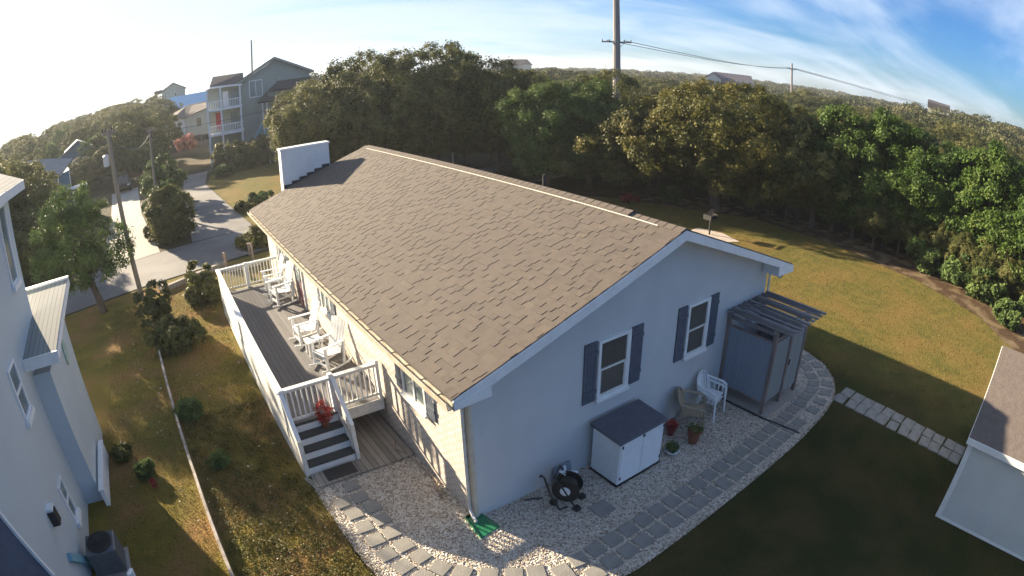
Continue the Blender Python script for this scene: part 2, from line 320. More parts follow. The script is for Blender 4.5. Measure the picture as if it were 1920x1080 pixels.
# ------------------------------------------------------------------ builders
class MB:
    def __init__(s):
        s.v, s.f = [], []

    def add(s, vs, fs):
        o = len(s.v); s.v += [tuple(map(float, v)) for v in vs]; s.f += [tuple(i + o for i in f) for f in fs]; return s

    def box(s, x0, x1, y0, y1, z0, z1):
        if x0 > x1: x0, x1 = x1, x0
        if y0 > y1: y0, y1 = y1, y0
        if z0 > z1: z0, z1 = z1, z0
        return s.add([(x0, y0, z0), (x1, y0, z0), (x1, y1, z0), (x0, y1, z0), (x0, y0, z1), (x1, y0, z1), (x1, y1, z1), (x0, y1, z1)],
                     [(3, 2, 1, 0), (4, 5, 6, 7), (0, 1, 5, 4), (1, 2, 6, 5), (2, 3, 7, 6), (3, 0, 4, 7)])

    def bar(s, a, b, w, h, up=(0, 0, 1)):
        a, b = Vector(a), Vector(b); d = (b - a).normalized(); u = Vector(up)
        if abs(d.dot(u)) > 0.98: u = Vector((0, 1, 0))
        sd = d.cross(u).normalized(); u = sd.cross(d).normalized()
        vs = []
        for p in (a, b):
            for i, j in ((-1, -1), (1, -1), (1, 1), (-1, 1)): vs.append(p + sd * (i * w / 2) + u * (j * h / 2))
        return s.add(vs, [(3, 2, 1, 0), (4, 5, 6, 7), (0, 1, 5, 4), (1, 2, 6, 5), (2, 3, 7, 6), (3, 0, 4, 7)])

    def tube(s, pts, rs, n=8, caps=True):
        pts = [Vector(p) for p in pts]
        if isinstance(rs, (int, float)): rs = [rs] * len(pts)
        vs, fs = [], []; ref = Vector((0, 0, 1))
        for i, p in enumerate(pts):
            d = (pts[min(i + 1, len(pts) - 1)] - pts[max(i - 1, 0)]).normalized()
            if abs(d.dot(ref)) > 0.95: ref = Vector((1, 0, 0))
            a = d.cross(ref).normalized(); b = d.cross(a)
            for k in range(n):
                t = 2 * math.pi * k / n; vs.append(p + (a * math.cos(t) + b * math.sin(t)) * rs[i])
        for i in range(len(pts) - 1):
            for k in range(n): fs.append((i * n + k, i * n + (k + 1) % n, (i + 1) * n + (k + 1) % n, (i + 1) * n + k))
        if caps: fs += [tuple(range(n)), tuple(range(len(vs) - 1, len(vs) - n - 1, -1))]
        return s.add(vs, fs)

    def lathe(s, prof, c=(0, 0, 0), n=20, cap=True):
        vs = [(c[0] + r * math.cos(2 * math.pi * k / n), c[1] + r * math.sin(2 * math.pi * k / n), c[2] + z) for r, z in prof for k in range(n)]
        fs = [(i * n + k, i * n + (k + 1) % n, (i + 1) * n + (k + 1) % n, (i + 1) * n + k) for i in range(len(prof) - 1) for k in range(n)]
        if cap: fs += [tuple(range(n - 1, -1, -1)), tuple(range((len(prof) - 1) * n, len(prof) * n))]
        return s.add(vs, fs)

    def prism(s, poly, axis, a, b):
        """poly in the plane of the two other axes (in xyz order), extruded along axis a..b"""
        def P(p, t):
            return {'x': (t, p[0], p[1]), 'y': (p[0], t, p[1]), 'z': (p[0], p[1], t)}[axis]
        n = len(poly)
        return s.add([P(p, a) for p in poly] + [P(p, b) for p in poly], [tuple(range(n)), tuple(range(2 * n - 1, n - 1, -1))] + [(i, (i + 1) % n, n + (i + 1) % n, n + i) for i in range(n)])

    def poly(s, pts, z):
        return s.add([(x, y, z) for x, y in pts], [tuple(range(len(pts)))])

    def build(s, name, m, parent=None, smooth=False, bevel=0.0, at=None, tone=None):
        me = bpy.data.meshes.new(name)
        off = Vector((0, 0, 0))
        q = parent
        while q is not None: off = off + Vector(q.location); q = q.parent
        if at is not None: off = Vector(at)
        me.from_pydata([tuple(Vector(v) - off) for v in s.v], [], s.f)
        bm = bmesh.new(); bm.from_mesh(me); bmesh.ops.recalc_face_normals(bm, faces=bm.faces)
        if bevel: bmesh.ops.bevel(bm, geom=list(bm.edges), offset=bevel, segments=1, affect='EDGES', clamp_overlap=True)
        bm.to_mesh(me); bm.free()
        me.materials.append(m)
        if tone is not None:
            a = me.attributes.new('tone', 'FLOAT', 'FACE'); a.data.foreach_set('value', tone)
        if smooth: me.polygons.foreach_set('use_smooth', [True] * len(me.polygons))
        o = bpy.data.objects.new(name, me); COL.objects.link(o)
        if parent is not None: o.parent = parent
        if at is not None: o.location = at
        return o


def tag(o, label=None, cat=None, group=None, kind=None):
    if label: o['label'] = label
    if cat: o['category'] = cat
    if group: o['group'] = group
    if kind: o['kind'] = kind
    return o


def thing(name, label, cat, loc=(0, 0, 0), group=None):
    o = bpy.data.objects.new(name, None); COL.objects.link(o); o.location = loc; o.empty_display_size = 0.2
    return tag(o, label, cat, group)


def copy_tree(o, loc=None, rz=None, scale=None, label=None, parent=None):
    c = o.copy(); COL.objects.link(c)
    if parent is not None: c.parent = parent
    if loc is not None: c.location = loc
    if rz is not None: c.rotation_euler = (0, 0, rz)
    if scale is not None: c.scale = scale
    if label: c['label'] = label
    for ch in list(o.children): copy_tree(ch, parent=c)
    return c


def struct(name, mb, m, **k):
    return tag(mb.build(name, m, **k), kind='structure')


def np_mesh(name, V, F, m, tone=None, parent=None, loc=None, smooth=False):
    """V (n,3) array, F (m,k) int array"""
    me = bpy.data.meshes.new(name)
    V = np.ascontiguousarray(V, np.float32); F = np.ascontiguousarray(F, np.int32); k = F.shape[1]
    me.vertices.add(len(V)); me.vertices.foreach_set('co', V.ravel())
    me.loops.add(F.size); me.loops.foreach_set('vertex_index', F.ravel())
    me.polygons.add(len(F)); me.polygons.foreach_set('loop_start', np.arange(0, F.size, k, dtype=np.int32)); me.polygons.foreach_set('loop_total', np.full(len(F), k, np.int32))
    if tone is not None:
        a = me.attributes.new('tone', 'FLOAT', 'FACE'); a.data.foreach_set('value', np.ascontiguousarray(tone, np.float32))
    me.update(calc_edges=True); me.validate(); me.shade_flat()
    me.materials.append(m)
    o = bpy.data.objects.new(name, me); COL.objects.link(o)
    if parent is not None: o.parent = parent
    if loc is not None: o.location = loc
    return o


rng = np.random.default_rng(11)


def unit(n):
    v = rng.normal(size=(n, 3)); return v / np.linalg.norm(v, axis=1)[:, None]


def leaf_quads(P, Nn, size, aspect=0.55):
    """one small pointed leaf card per point P, roughly facing Nn"""
    n = len(P)
    d = Nn + unit(n) * 0.75; d /= np.linalg.norm(d, axis=1)[:, None]
    t = np.cross(d, unit(n)); t /= np.linalg.norm(t, axis=1)[:, None] + 1e-9
    b = np.cross(d, t)
    s = size * rng.uniform(0.6, 1.35, n)[:, None]
    V = np.stack([P - t * s, P - b * s * aspect + d * s * 0.12, P + t * s, P + b * s * aspect + d * s * 0.12], 1).reshape(-1, 3)
    F = np.arange(4 * n).reshape(n, 4)
    return V, F


def crown_points(lobes, nclust, per, spread, inner=0.25, billow=0.0):
    """leaf clusters on the outside of a union of ellipsoids, gathered into rounded billows"""
    lobes = np.array(lobes, float)
    area = (lobes[:, 3] * lobes[:, 4] + lobes[:, 5] * (lobes[:, 3] + lobes[:, 4]) / 2)
    nb_ = max(1, nclust // 16) if billow else 0
    base = lobes
    if billow:
        idx = rng.choice(len(lobes), nb_ * 2, p=area / area.sum()); u = unit(nb_ * 2)
        C = lobes[idx, :3] + u * lobes[idx, 3:6] * rng.uniform(0.78, 1.0, nb_ * 2)[:, None]
        keep = np.ones(len(C), bool)
        for i, lb in enumerate(lobes):
            q = (((C - lb[:3]) / lb[3:6]) ** 2).sum(1); keep &= ~((q < 0.5) & (idx != i))
        C = C[keep][:nb_]; u = u[keep][:nb_]
        br = billow * rng.uniform(0.6, 1.35, len(C))
        btone = rng.uniform(0.25, 0.75, len(C))
        bi = rng.integers(0, len(C), nclust)
        v = unit(nclust) + u[bi] * 0.9 + np.array([0, 0, 0.35]); v /= np.linalg.norm(v, axis=1)[:, None]
        P0 = C[bi] + v * (br[bi] * rng.uniform(0.85, 1.05, nclust))[:, None] * np.array([1, 1, 0.8])
        tone0 = btone[bi] + rng.normal(size=nclust) * 0.08
        # sparse inner leaves so that the crown is not hollow
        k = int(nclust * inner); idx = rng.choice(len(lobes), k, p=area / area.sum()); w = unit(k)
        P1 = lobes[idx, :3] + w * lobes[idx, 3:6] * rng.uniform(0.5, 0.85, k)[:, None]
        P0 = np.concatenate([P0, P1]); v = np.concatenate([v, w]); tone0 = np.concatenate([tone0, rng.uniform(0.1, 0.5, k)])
    else:
        idx = rng.choice(len(lobes), nclust, p=area / area.sum()); v = unit(nclust)
        P0 = lobes[idx, :3] + v * lobes[idx, 3:6] * rng.uniform(0.7, 1.06, nclust)[:, None]
        tone0 = rng.uniform(0.2, 0.8, nclust)
    n = len(P0)
    P = np.repeat(P0, per, 0) + rng.normal(size=(n * per, 3)) * spread
    Nn = np.repeat(v, per, 0) + np.array([0, 0, 0.3])
    tone = np.clip(np.repeat(tone0, per) + rng.normal(size=n * per) * 0.09, 0, 1)
    return P, Nn, tone


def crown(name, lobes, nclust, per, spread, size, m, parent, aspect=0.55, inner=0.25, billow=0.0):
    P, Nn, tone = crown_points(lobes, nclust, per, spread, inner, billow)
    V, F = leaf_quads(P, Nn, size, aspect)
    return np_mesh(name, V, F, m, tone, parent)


def rand_lobes(nl, R, H, z0, rl=(0.35, 0.6), seed=0):
    r = random.Random(seed); out = [(0, 0, z0 + H * 0.5, R * 0.75, R * 0.75, H * 0.5)]
    for i in range(nl):
        a = 2 * math.pi * i / nl + r.uniform(-0.4, 0.4); d = R * r.uniform(0.35, 0.72); k = R * r.uniform(*rl)
        zc = z0 + H * r.uniform(0.3, 0.8) * (1 - 0.25 * d / R)
        out.append((d * math.cos(a), d * math.sin(a), zc, k, k, k * r.uniform(0.55, 0.8) * H / R * 1.1))
    return out


def trunk_mb(h, r, spread=0.5, n=4, seed=0, lean=(0, 0)):
    q = random.Random(seed); mb = MB()
    top = (lean[0], lean[1], h * 0.55)
    mb.tube([(0, 0, -0.1), (lean[0] * 0.3, lean[1] * 0.3, h * 0.22), top], [r * 1.25, r, r * 0.75], 7)
    for i in range(n):
        a = 2 * math.pi * i / n + q.uniform(-0.5, 0.5); d = spread * q.uniform(0.6, 1.0)
        e = (top[0] + d * math.cos(a), top[1] + d * math.sin(a), h * q.uniform(0.8, 1.0))
        m_ = ((top[0] + e[0]) / 2 + q.uniform(-.2, .2), (top[1] + e[1]) / 2, top[2] + (e[2] - top[2]) * 0.4)
        st = (lean[0] * 0.6, lean[1] * 0.6, h * q.uniform(0.3, 0.5))
        mb.tube([st, m_, e], [r * 0.55, r * 0.4, r * 0.15], 5)
    return mb


def PA(az, D):
    """point at compass direction az (degrees from +Y) and ground distance D from the drone"""
    return (CAMPOS[0] + D * math.sin(R_(az)), CAMPOS[1] + D * math.cos(R_(az)))


# ------------------------------------------------------------------ the ground
def hill(x, y):
    z = 0.0
    r = math.hypot((x + 5) / 70, (y - 160) / 75)
    z += 4.2 * math.exp(-r * r * 1.2)
    r = math.hypot((x - 165) / 55, (y - 8) / 45)
    z += 3.6 * math.exp(-r * r)
    r = math.hypot((x - 60) / 40, (y - 130) / 60)
    z += 1.5 * math.exp(-r * r)
    near = max(0, min(1, (math.hypot(x - 2, y - 10) - 45) / 40))
    return z * near


gx = np.unique(np.concatenate([np.linspace(-700, -150, 6), np.linspace(-150, 260, 60), np.linspace(260, 1000, 6)]))
gy = np.unique(np.concatenate([np.linspace(-700, -60, 5), np.linspace(-60, 300, 55), np.linspace(300, 1000, 6)]))
GV = np.array([(x, y, hill(x, y) - 0.03) for y in gy for x in gx]); nx_ = len(gx)
GF = np.array([(j * nx_ + i, j * nx_ + i + 1, (j + 1) * nx_ + i + 1, (j + 1) * nx_ + i) for j in range(len(gy) - 1) for i in range(nx_ - 1)])
tag(np_mesh('ground', GV, GF, forestfl), kind='structure')

LAWN_EDGE = [(21.2, 17.5), (22.4, 14.5), (23.6, 11.8), (24.6, 9.9), (24.5, 6.3), (24.2, 3.5), (23.4, 0.8), (23.0, -1.4), (22.1, -3.5), (21.2, -5.5), (19.6, -6.9), (18.5, -8.5), (18.3, -16)]
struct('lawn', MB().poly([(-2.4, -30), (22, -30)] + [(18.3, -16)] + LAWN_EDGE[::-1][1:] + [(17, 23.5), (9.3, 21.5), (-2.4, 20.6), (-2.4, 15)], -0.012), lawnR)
struct('lawn', MB().poly([(-20, -25), (-2.46, -25), (-2.46, 20.5), (-6, 19.9), (-10.3, 18.9), (-20, 17.6)], -0.008), lawnL)
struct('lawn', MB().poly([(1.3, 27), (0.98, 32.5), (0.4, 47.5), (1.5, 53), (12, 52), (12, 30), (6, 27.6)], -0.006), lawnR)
struct('street', MB().poly([(-40, 13.2), (-16, 18.0), (-10.2, 19.15), (-5.9, 20.16), (-2.1, 20.75), (1.1, 21.4), (12, 23.2), (30, 26), (30, 31), (6, 27.6), (1.3, 26.6), (-4.84, 25.9), (-8.75, 25.0), (-16, 23.8), (-40, 19)], 0.0), lanem)
struct('lane', MB().poly([(-2.75, 26.3), (1.25, 26.6), (0.95, 32.5), (0.6, 40), (0.25, 47.6), (1.2, 55), (3.4, 66), (5.0, 78), (1.0, 82), (-0.3, 70), (-1.4, 57.5), (-2.3, 42)], 0.004), lanem)
struct('driveway', MB().poly([(-8.9, 25.0), (-4.84, 25.95), (-5.3, 31), (-6.2, 40), (-6.6, 50), (-7.2, 62), (-10.5, 62), (-9.5, 48), (-9.0, 40), (-8.9, 30)], 0.008), concrete)
struct('mulch_bed', MB().poly(LAWN_EDGE[:-1] + [(26.5, -9), (27, 0), (28, 8), (26.5, 14), (23, 19)], -0.004), mulch)
struct('sand_patch', MB().poly([(33, -4), (37, -4), (40, 6), (41, 16), (38, 18), (35, 8)], 0.0), sandm)
struct('clearing', MB().poly([(14, 22), (25, 27), (23, 33), (12, 27)], 0.0), lanem)

# gravel bed round the house corner
GRAV = [(-2.42, 3.0), (-2.5, 2.46), (-2.47, 1.5), (-2.45, 0.66), (-2.42, 0.05), (-2.34, -0.6), (-2.0, -1.3), (-1.4, -1.95), (-0.6, -2.5), (0.4, -2.85), (1.5, -2.96), (4, -2.92), (7.3, -2.92), (8.8, -2.84), (9.9, -2.66), (10.75, -2.2), (11.4, -1.5), (11.75, -0.6), (11.75, 0.4), (11.3, 1.4), (9.3, 1.6), (9.25, 0.0), (0, 0), (0, 4.0), (-2.42, 4.0)]
struct('gravel_bed', MB().poly(GRAV, 0.0), gm)


def inside(P, poly):
    x, y = P[:, 0], P[:, 1]; c = np.zeros(len(P), bool); j = len(poly) - 1
    for i in range(len(poly)):
        xi, yi = poly[i]; xj, yj = poly[j]
        c ^= ((yi > y) != (yj > y)) & (x < (xj - xi) * (y - yi) / (yj - yi + 1e-12) + xi); j = i
    return c


def scatter(poly, n):
    a = np.array(poly); lo, hi = a.min(0), a.max(0); P = rng.uniform(lo, hi, (n, 2)); return P[inside(P, poly)]


PP = scatter(GRAV, 42000); n_ = len(PP)
octv = np.array([(1, 0, 0), (-1, 0, 0), (0, 1, 0), (0, -1, 0), (0, 0, 1), (0, 0, -1)], float)
octf = np.array([(0, 2, 4), (2, 1, 4), (1, 3, 4), (3, 0, 4), (2, 0, 5), (1, 2, 5), (3, 1, 5), (0, 3, 5)])
an = rng.uniform(0, 6.28, n_); sz = rng.uniform(0.009, 0.02, n_)
ov = octv[None] * np.stack([sz * rng.uniform(0.8, 1.5, n_), sz, sz * 0.6], 1)[:, None, :]
ov = np.stack([ov[..., 0] * np.cos(an)[:, None] - ov[..., 1] * np.sin(an)[:, None], ov[..., 0] * np.sin(an)[:, None] + ov[..., 1] * np.cos(an)[:, None], ov[..., 2]], 2)
ov = ov + np.concatenate([PP, np.full((n_, 1), 0.006)], 1)[:, None, :]
gravel = np_mesh('gravel', ov.reshape(-1, 3), (octf[None] + (np.arange(n_) * 6)[:, None, None]).reshape(-1, 3), pebm, np.repeat(rng.random(n_), 8))
tag(gravel, 'loose cream and grey pebbles covering the bed round the house', 'gravel', kind='stuff')

# pavers
pav = MB().box(-0.165, 0.165, -0.165, 0.165, -0.03, 0.028).build('paver', paverm, bevel=0.008)
pav_used = [0]


def put_paver(x, y, rz, label, group, proto=None, sc=(1, 1, 1), name=None):
    if not pav_used[0]:
        o = pav; pav_used[0] = 1
    else:
        o = pav.copy(); COL.objects.link(o)
    o.location = (x, y, 0); o.rotation_euler = (random.uniform(-.012, .012), random.uniform(-.012, .012), rz + random.uniform(-.03, .03)); o.scale = sc
    return tag(o, label, 'paver', group)


lab_s = 'square grey paver in the double row along the gravel bed, away from the deck stairs'
grp_s = 'pavers of the double row beside the gable wall'
for i in range(19):
    x = 0.42 + i * 0.4165
    put_paver(x, -2.07 - max(0, (0.9 - x)) * 0.12, 0 if x > 1 else -0.15, lab_s, grp_s)
    if x + 0.42 < 8.3: put_paver(x + 0.42, -2.49 - max(0, 0.9 - x) * 0.1, 0 if x > 1 else -0.1, lab_s, grp_s)
lab_c = 'square grey paver on the curve round the outdoor shower'
grp_c = 'pavers curving round the outdoor shower'
for x, y, a in [(8.35, -2.04, 0), (8.78, -2.03, 2), (9.2, -1.97, 8), (9.62, -1.92, 15), (10.02, -1.80, 30), (10.38, -1.52, 45), (10.7, -1.17, 60), (10.88, -0.78, 75), (10.93, -0.36, 88), (8.75, -2.48, 0), (9.3, -2.42, 8), (9.86, -2.32, 15), (10.36, -2.12, 28), (10.82, -1.74, 45), (11.14, -1.32, 55), (11.34, -0.85, 70), (11.4, -0.36, 85), (10.92, 0.06, 90), (11.38, 0.08, 90)]:
    put_paver(x, y, R_(a), lab_c, grp_c)
lab_l = 'sunlit tan paver set in loose gravel near the deck stairs'
grp_l = 'pavers curving from the stairs to the house corner'
for x, y, a in [(-1.72, 2.26, 0), (-2.1, 1.84, 3), (-1.7, 1.82, 0), (-2.02, 1.4, 3), (-1.6, 1.4, 0), (-2.0, 0.94, 0), (-1.6, 0.96, 2), (-1.97, 0.49, 2), (-1.6, 0.52, 0), (-1.95, 0.02, 6), (-1.56, 0.08, 8), (-1.84, -0.42, 12), (-1.44, -0.34, 14), (-1.66, -0.84, 22), (-1.28, -0.80, 26), (-1.38, -1.24, 36), (-1.02, -1.12, 36), (-0.98, -1.55, 42), (-0.66, -1.42, 46), (-0.60, -1.86, 56), (-0.3, -1.68, 56), (-0.14, -2.12, 66), (0.05, -1.86, 66), (0.36, -2.42, 76)]:
    put_paver(x, y, R_(a), lab_l, grp_l)
put_paver(2.12, -1.28, 0.02, 'lone large grey slab lying in gravel by the hose reel', None, sc=(1.25, 1.2, 1))
del_ = None
# pale flagstone walk to the shed
fl = MB().box(-0.25, 0.25, -0.17, 0.17, -0.03, 0.02).build('flagstone', flagm, bevel=0.012)
k = 0
for i in range(12):
    for j in range(2):
        y = -2.85 - i * 0.375 + random.uniform(-.03, .03); x = (10.12 - i * 0.022) + (j - 0.5) * 0.47 + random.uniform(-.02, .02)
        o = fl if k == 0 else fl.copy()
        if k: COL.objects.link(o)
        k += 1
        o.location = (x + 0.02, y, 0); o.scale = (random.uniform(0.86, .96), random.uniform(0.95, 1.08), 1); o.rotation_euler = (0, 0, random.uniform(-.09, .09))
        tag(o, 'pale flagstone in the walk crossing shaded grass to the shed', 'flagstone', 'flagstones of the walk to the shed')

# ------------------------------------------------------------------ the house
XL, XR, XW, YF, YB = -0.554, 9.80, 9.247, -0.5, 15.95
ZE, ZR, RX = 3.262, 5.025, 4.748
SL = (ZR - ZE) / (RX - XL); SRr = (ZR - ZE) / (XR - RX)
house = thing('brick_house', 'long cream brick ranch house with tan shingle roof and pale gable wall', 'house', (0, 0, 0))


def zroof(x): return ZE + SL * (x - XL) if x < RX else ZR - SRr * (x - RX)


T = 0.13
long_wall = MB().box(0, 0.15, 0.15, 15.45, -0.2, zroof(0) - T).build('wall', brickw, house)
MB().prism([(0.0, -0.2), (XW, -0.2), (XW, zroof(XW) - T), (RX, ZR - T - 0.01), (0.0, zroof(0.0) - T)], 'y', 0.0, 0.15).build('gable_wall', gablep, house)
MB().prism([(0.0, -0.2), (XW, -0.2), (XW, zroof(XW) - T), (RX, ZR - T - 0.01), (0.0, zroof(0.0) - T)], 'y', 15.45, 15.6).build('gable_wall', gablep, house)
MB().box(XW - 0.15, XW, 0.15, 15.45, -0.2, zroof(XW) - T).build('wall', brickw, house)
# roof: slab + courses of raised tabs of random width
rb = MB()
rb.add([(XL, YF, ZE), (RX, YF, ZR), (RX, YB, ZR), (XL, YB, ZE), (XL, YF, ZE - T), (RX, YF, ZR - T), (RX, YB, ZR - T), (XL, YB, ZE - T)], [(0, 1, 2, 3), (7, 6, 5, 4), (0, 4, 5, 1), (2, 6, 7, 3), (3, 7, 4, 0)])
rb.add([(XR, YF, ZE), (RX, YF, ZR), (RX, YB, ZR), (XR, YB, ZE), (XR, YF, ZE - T), (RX, YF, ZR - T), (RX, YB, ZR - T), (XR, YB, ZE - T)], [(3, 2, 1, 0), (4, 5, 6, 7), (1, 5, 4, 0), (3, 7, 6, 2), (0, 4, 7, 3)])
roof = rb.build('roof', shingled, house)
tv, tf, tt = [], [], []


def tabs(x_low, x_high, sign):
    slope = math.hypot(x_high - x_low, ZR - ZE); nrow = int(slope / 0.145)
    ux, uz = (x_high - x_low) / slope, (ZR - ZE) / slope
    nxn, nzn = (-uz * 1, ux) if sign > 0 else (uz, -ux)
    if nzn < 0: nxn, nzn = -nxn, -nzn
    for r_i in range(nrow):
        s0, s1 = r_i * 0.145, (r_i + 1) * 0.145 + 0.004
        y = YF - random.uniform(0, 0.3); flip = random.random() < .5
        while y < YB:
            w = random.choice((0.10, 0.13, 0.16, 0.20)) * random.uniform(0.85, 1.15)
            flip = (not flip) if random.random() < .8 else flip; th = (0.010 if flip and random.random() < .62 else 0.002) + random.uniform(0, 0.0015)
            ya, yb = max(y, YF), min(y + w, YB); y += w
            if yb - ya < 0.02: continue
            b0, b1 = th, th * 0.8
            base = len(tv)
            for s_, t_ in ((s0, b0), (s1, b1)):
                for yy in (ya, yb):
                    tv.append((x_low + ux * s_ + nxn * t_, yy, ZE + uz * s_ + nzn * t_))
            for s_ in (s0, s1):
                for yy in (ya, yb):
                    tv.append((x_low + ux * s_, yy, ZE + uz * s_))
            q = [(0, 1, 3, 2), (0, 4, 5, 1), (0, 2, 6, 4), (1, 5, 7, 3)]
            tf.extend([tuple(base + v for v in f) for f in q])
            tn = min(1, max(0, random.gauss(0.5, 0.17)))
            tt.extend([tn] * 4)


tabs(XL, RX, 1); tabs(XR, RX, -1)
np_mesh('shingles', np.array(tv), np.array(tf), shingle, np.array(tt), house)
rc = MB(); y = YF; k = 0
while y < YB - 0.05:
    y1 = min(y + 0.24, YB); h = 0.03 + (0.045 if 0.75 < y < 15.4 else 0)
    for sgn, sl in ((-1, SL), (1, -SRr)):
        xx = RX + sgn * 0.17
        zz_ = ZR - 0.17 * abs(sl)
        rc.add([(RX, y, ZR + h), (xx, y, zz_ + h), (xx, y1, zz_ + h - 0.008), (RX, y1, ZR + h - 0.008), (xx, y, zz_), (xx, y1, zz_), (RX, y, ZR)],
               [(0, 1, 2, 3), (1, 4, 5, 2), (0, 6, 4, 1)])
    y = y1; k += 1
rc.build('ridge_vent', shingle, house, tone=[0.45 + 0.4 * random.random() for _ in rc.f])
MB().box(RX - 0.179, RX - 0.172, 0.1, 15.4, zroof(RX - 0.18) + 0.02, zroof(RX - 0.18) + 0.038).build('lit_vent_edge', weath, house)  # sunlight on the vent's left edge, put in as a pale strip
# rake boards, soffits, returns
for xa, xb in ((XL, RX), (XR, RX)):
    d = 0.19
    for ya, yb, nm in ((YF - 0.03, YF, 'rake_board'), (YB, YB + 0.03, 'rake_board')):
        MB().prism([(xa, zroof(xa) - 0.02), (xb, ZR - 0.02), (xb, ZR - 0.02 - d * 1.03), (xa, zroof(xa) - 0.02 - d)], 'y', ya, yb).build(nm, white, house)
    MB().prism([(xa, zroof(xa) - T - 0.005), (xb, ZR - T - 0.005), (xb, ZR - T - 0.025), (xa, zroof(xa) - T - 0.025)], 'y', YF, 0.0).build('rake_soffit', white, house)
MB().prism([(XL, 3.07), (0.14, 3.10), (0.14, zroof(0.14) - 0.15), (XL, zroof(XL) - 0.12)], 'y', YF - 0.045, -0.02).build('eave_return', white, house)
MB().prism([(XR, 3.07), (8.92, 3.10), (8.92, zroof(8.92) - 0.15), (XR, zroof(XR) - 0.12)], 'y', YF - 0.045, -0.02).build('eave_return', white, house)
MB().box(XL, XL + 0.025, YF, YB, 3.07, 3.215).build('fascia_board', white, house)
MB().box(XR - 0.025, XR, YF, YB, 3.07, 3.215).build('fascia_board', white, house)
MB().box(XL + 0.025, 0, 0.02, 15.6, 3.07, 3.09).build('eave_soffit', white, house)
MB().box(XW, XR - 0.025, 0.02, 15.6, 3.07, 3.09).build('eave_soffit', white, house)
g = MB(); gx0 = XL - 0.125
g.add([(XL - 0.004, YF - .02, 3.21), (XL - 0.004, YF - .02, 3.09), (gx0 + 0.02, YF - .02, 3.09), (gx0, YF - .02, 3.225), (gx0 + 0.012, YF - .02, 3.225), (gx0 + .03, YF - .02, 3.105), (XL - .016, YF - .02, 3.105), (XL - .016, YF - .02, 3.21)] +
      [(XL - 0.004, YB, 3.21), (XL - 0.004, YB, 3.09), (gx0 + 0.02, YB, 3.09), (gx0, YB, 3.225), (gx0 + 0.012, YB, 3.225), (gx0 + .03, YB, 3.105), (XL - .016, YB, 3.105), (XL - .016, YB, 3.21)],
      [(i, (i + 1) % 8, 8 + (i + 1) % 8, 8 + i) for i in range(8)] + [tuple(range(8)), tuple(range(15, 7, -1))])
gut = g.build('gutter', gutm, house)
for i in range(28): MB().box(gx0, XL, YF + 0.3 + i * 0.58, YF + 0.33 + i * 0.58, 3.214, 3.222).build('gutter_strap', darkm, gut)
MB().tube([(XL - .06, 0.03, 3.09), (XL - .06, 0.03, 2.98), (-0.07, 0.14, 2.78), (-0.05, 0.14, 2.6), (-0.05, 0.14, 0.18), (-0.07, -0.02, 0.07), (-0.09, -0.14, 0.05)], 0.036, 8).build('downspout', weath, house)
MB().box(-0.014, 0.06, -0.012, 0.0, 0, 3.06).box(-0.014, 0.0, 0.0, 0.16, 0, 3.06).build('corner_trim', gutm, house)
MB().tube([(9.33, -0.05, 3.0), (9.33, -0.05, 0.2)], 0.035, 8).build('downspout', weath, house)
# chimney
ch = MB().box(1.02, 3.12, 16.0, 16.5, -0.2, 5.38).build('chimney', mat('white_painted_brick', (0.66, 0.68, 0.68), (0.60, 0.61, 0.60), 2, 0.8, bump=0.3, bscale=25), house)
MB().box(0.98, 3.16, 15.97, 16.53, 5.38, 5.45).build('chimney_cap', white, ch)
fb = MB()
for i in range(6):
    x = 1.05 + i * 0.34
    fb.box(x, x + 0.34, 15.98, 15.995, zroof(x) + 0.0, zroof(x + 0.34) + 0.06)
fb.build('step_flashing', darkm, ch)
MB().tube([(6.2, 11, 4.3), (6.2, 11, 5.0)], 0.04, 8).build('vent_pipe', darkm, house)
MB().tube([(6.5, 6.2, 4.3), (6.5, 6.2, 4.85)], 0.05, 8).build('vent_pipe', darkm, house)


def window_gable(x0, x1, z0, z1, y=0.0):
    f = MB(); t = 0.07
    f.box(x0, x1, y - 0.045, y, z1 - t, z1).box(x0, x1, y - 0.06, y, z0, z0 + t).box(x0, x0 + t, y - 0.045, y, z0 + t, z1 - t).box(x1 - t * 1.6, x1, y - 0.045, y, z0 + t, z1 - t)
    w = f.build('window', white, house)
    MB().box(x0 - 0.02, x1 + 0.02, y - 0.09, y, z0 - 0.05, z0).build('window_sill', white, w)
    MB().box(x0 + t, x1 - t * 1.6, y - 0.014, y - 0.002, z0 + t, z1 - t).build('pane', pane, w)
    zm = (z0 + z1) / 2
    s = MB(); xa, xb = x0 + t, x1 - t * 1.6
    s.box(xa, xb, y - 0.034, y - 0.014, zm - 0.02, zm + 0.02).box(xa, xa + .03, y - .034, y - .014, z0 + t, zm - .02).box(xb - .03, xb, y - .034, y - .014, z0 + t, zm - .02).box(xa + .03, xb - .03, y - .034, y - .014, z0 + t, z0 + t + .03)
    s.build('sash', weath, w)
    return w


def shutter_gable(x0, x1, z0, z1):
    s = MB(); n = 4; w = (x1 - x0) / n
    for i in range(n): s.box(x0 + i * w + 0.004, x0 + (i + 1) * w - 0.004, -0.032, -0.006, z0, z1)
    s.box(x0, x1, -0.05, -0.032, z0 + 0.2, z0 + 0.28).box(x0, x1, -0.05, -0.032, z1 - 0.28, z1 - 0.2).box(x0, x1, -0.006, 0, z0 + .01, z1 - .01)
    s.build('shutter', slate, house)


for a, b, c, d in ((2.572, 2.906, 3.861, 4.209), (5.359, 5.679, 6.583, 6.918)):
    shutter_gable(a, b, 1.67, 3.02); shutter_gable(c, d, 1.67, 3.02); window_gable(b + 0.03, c - 0.03, 1.66, 3.0)


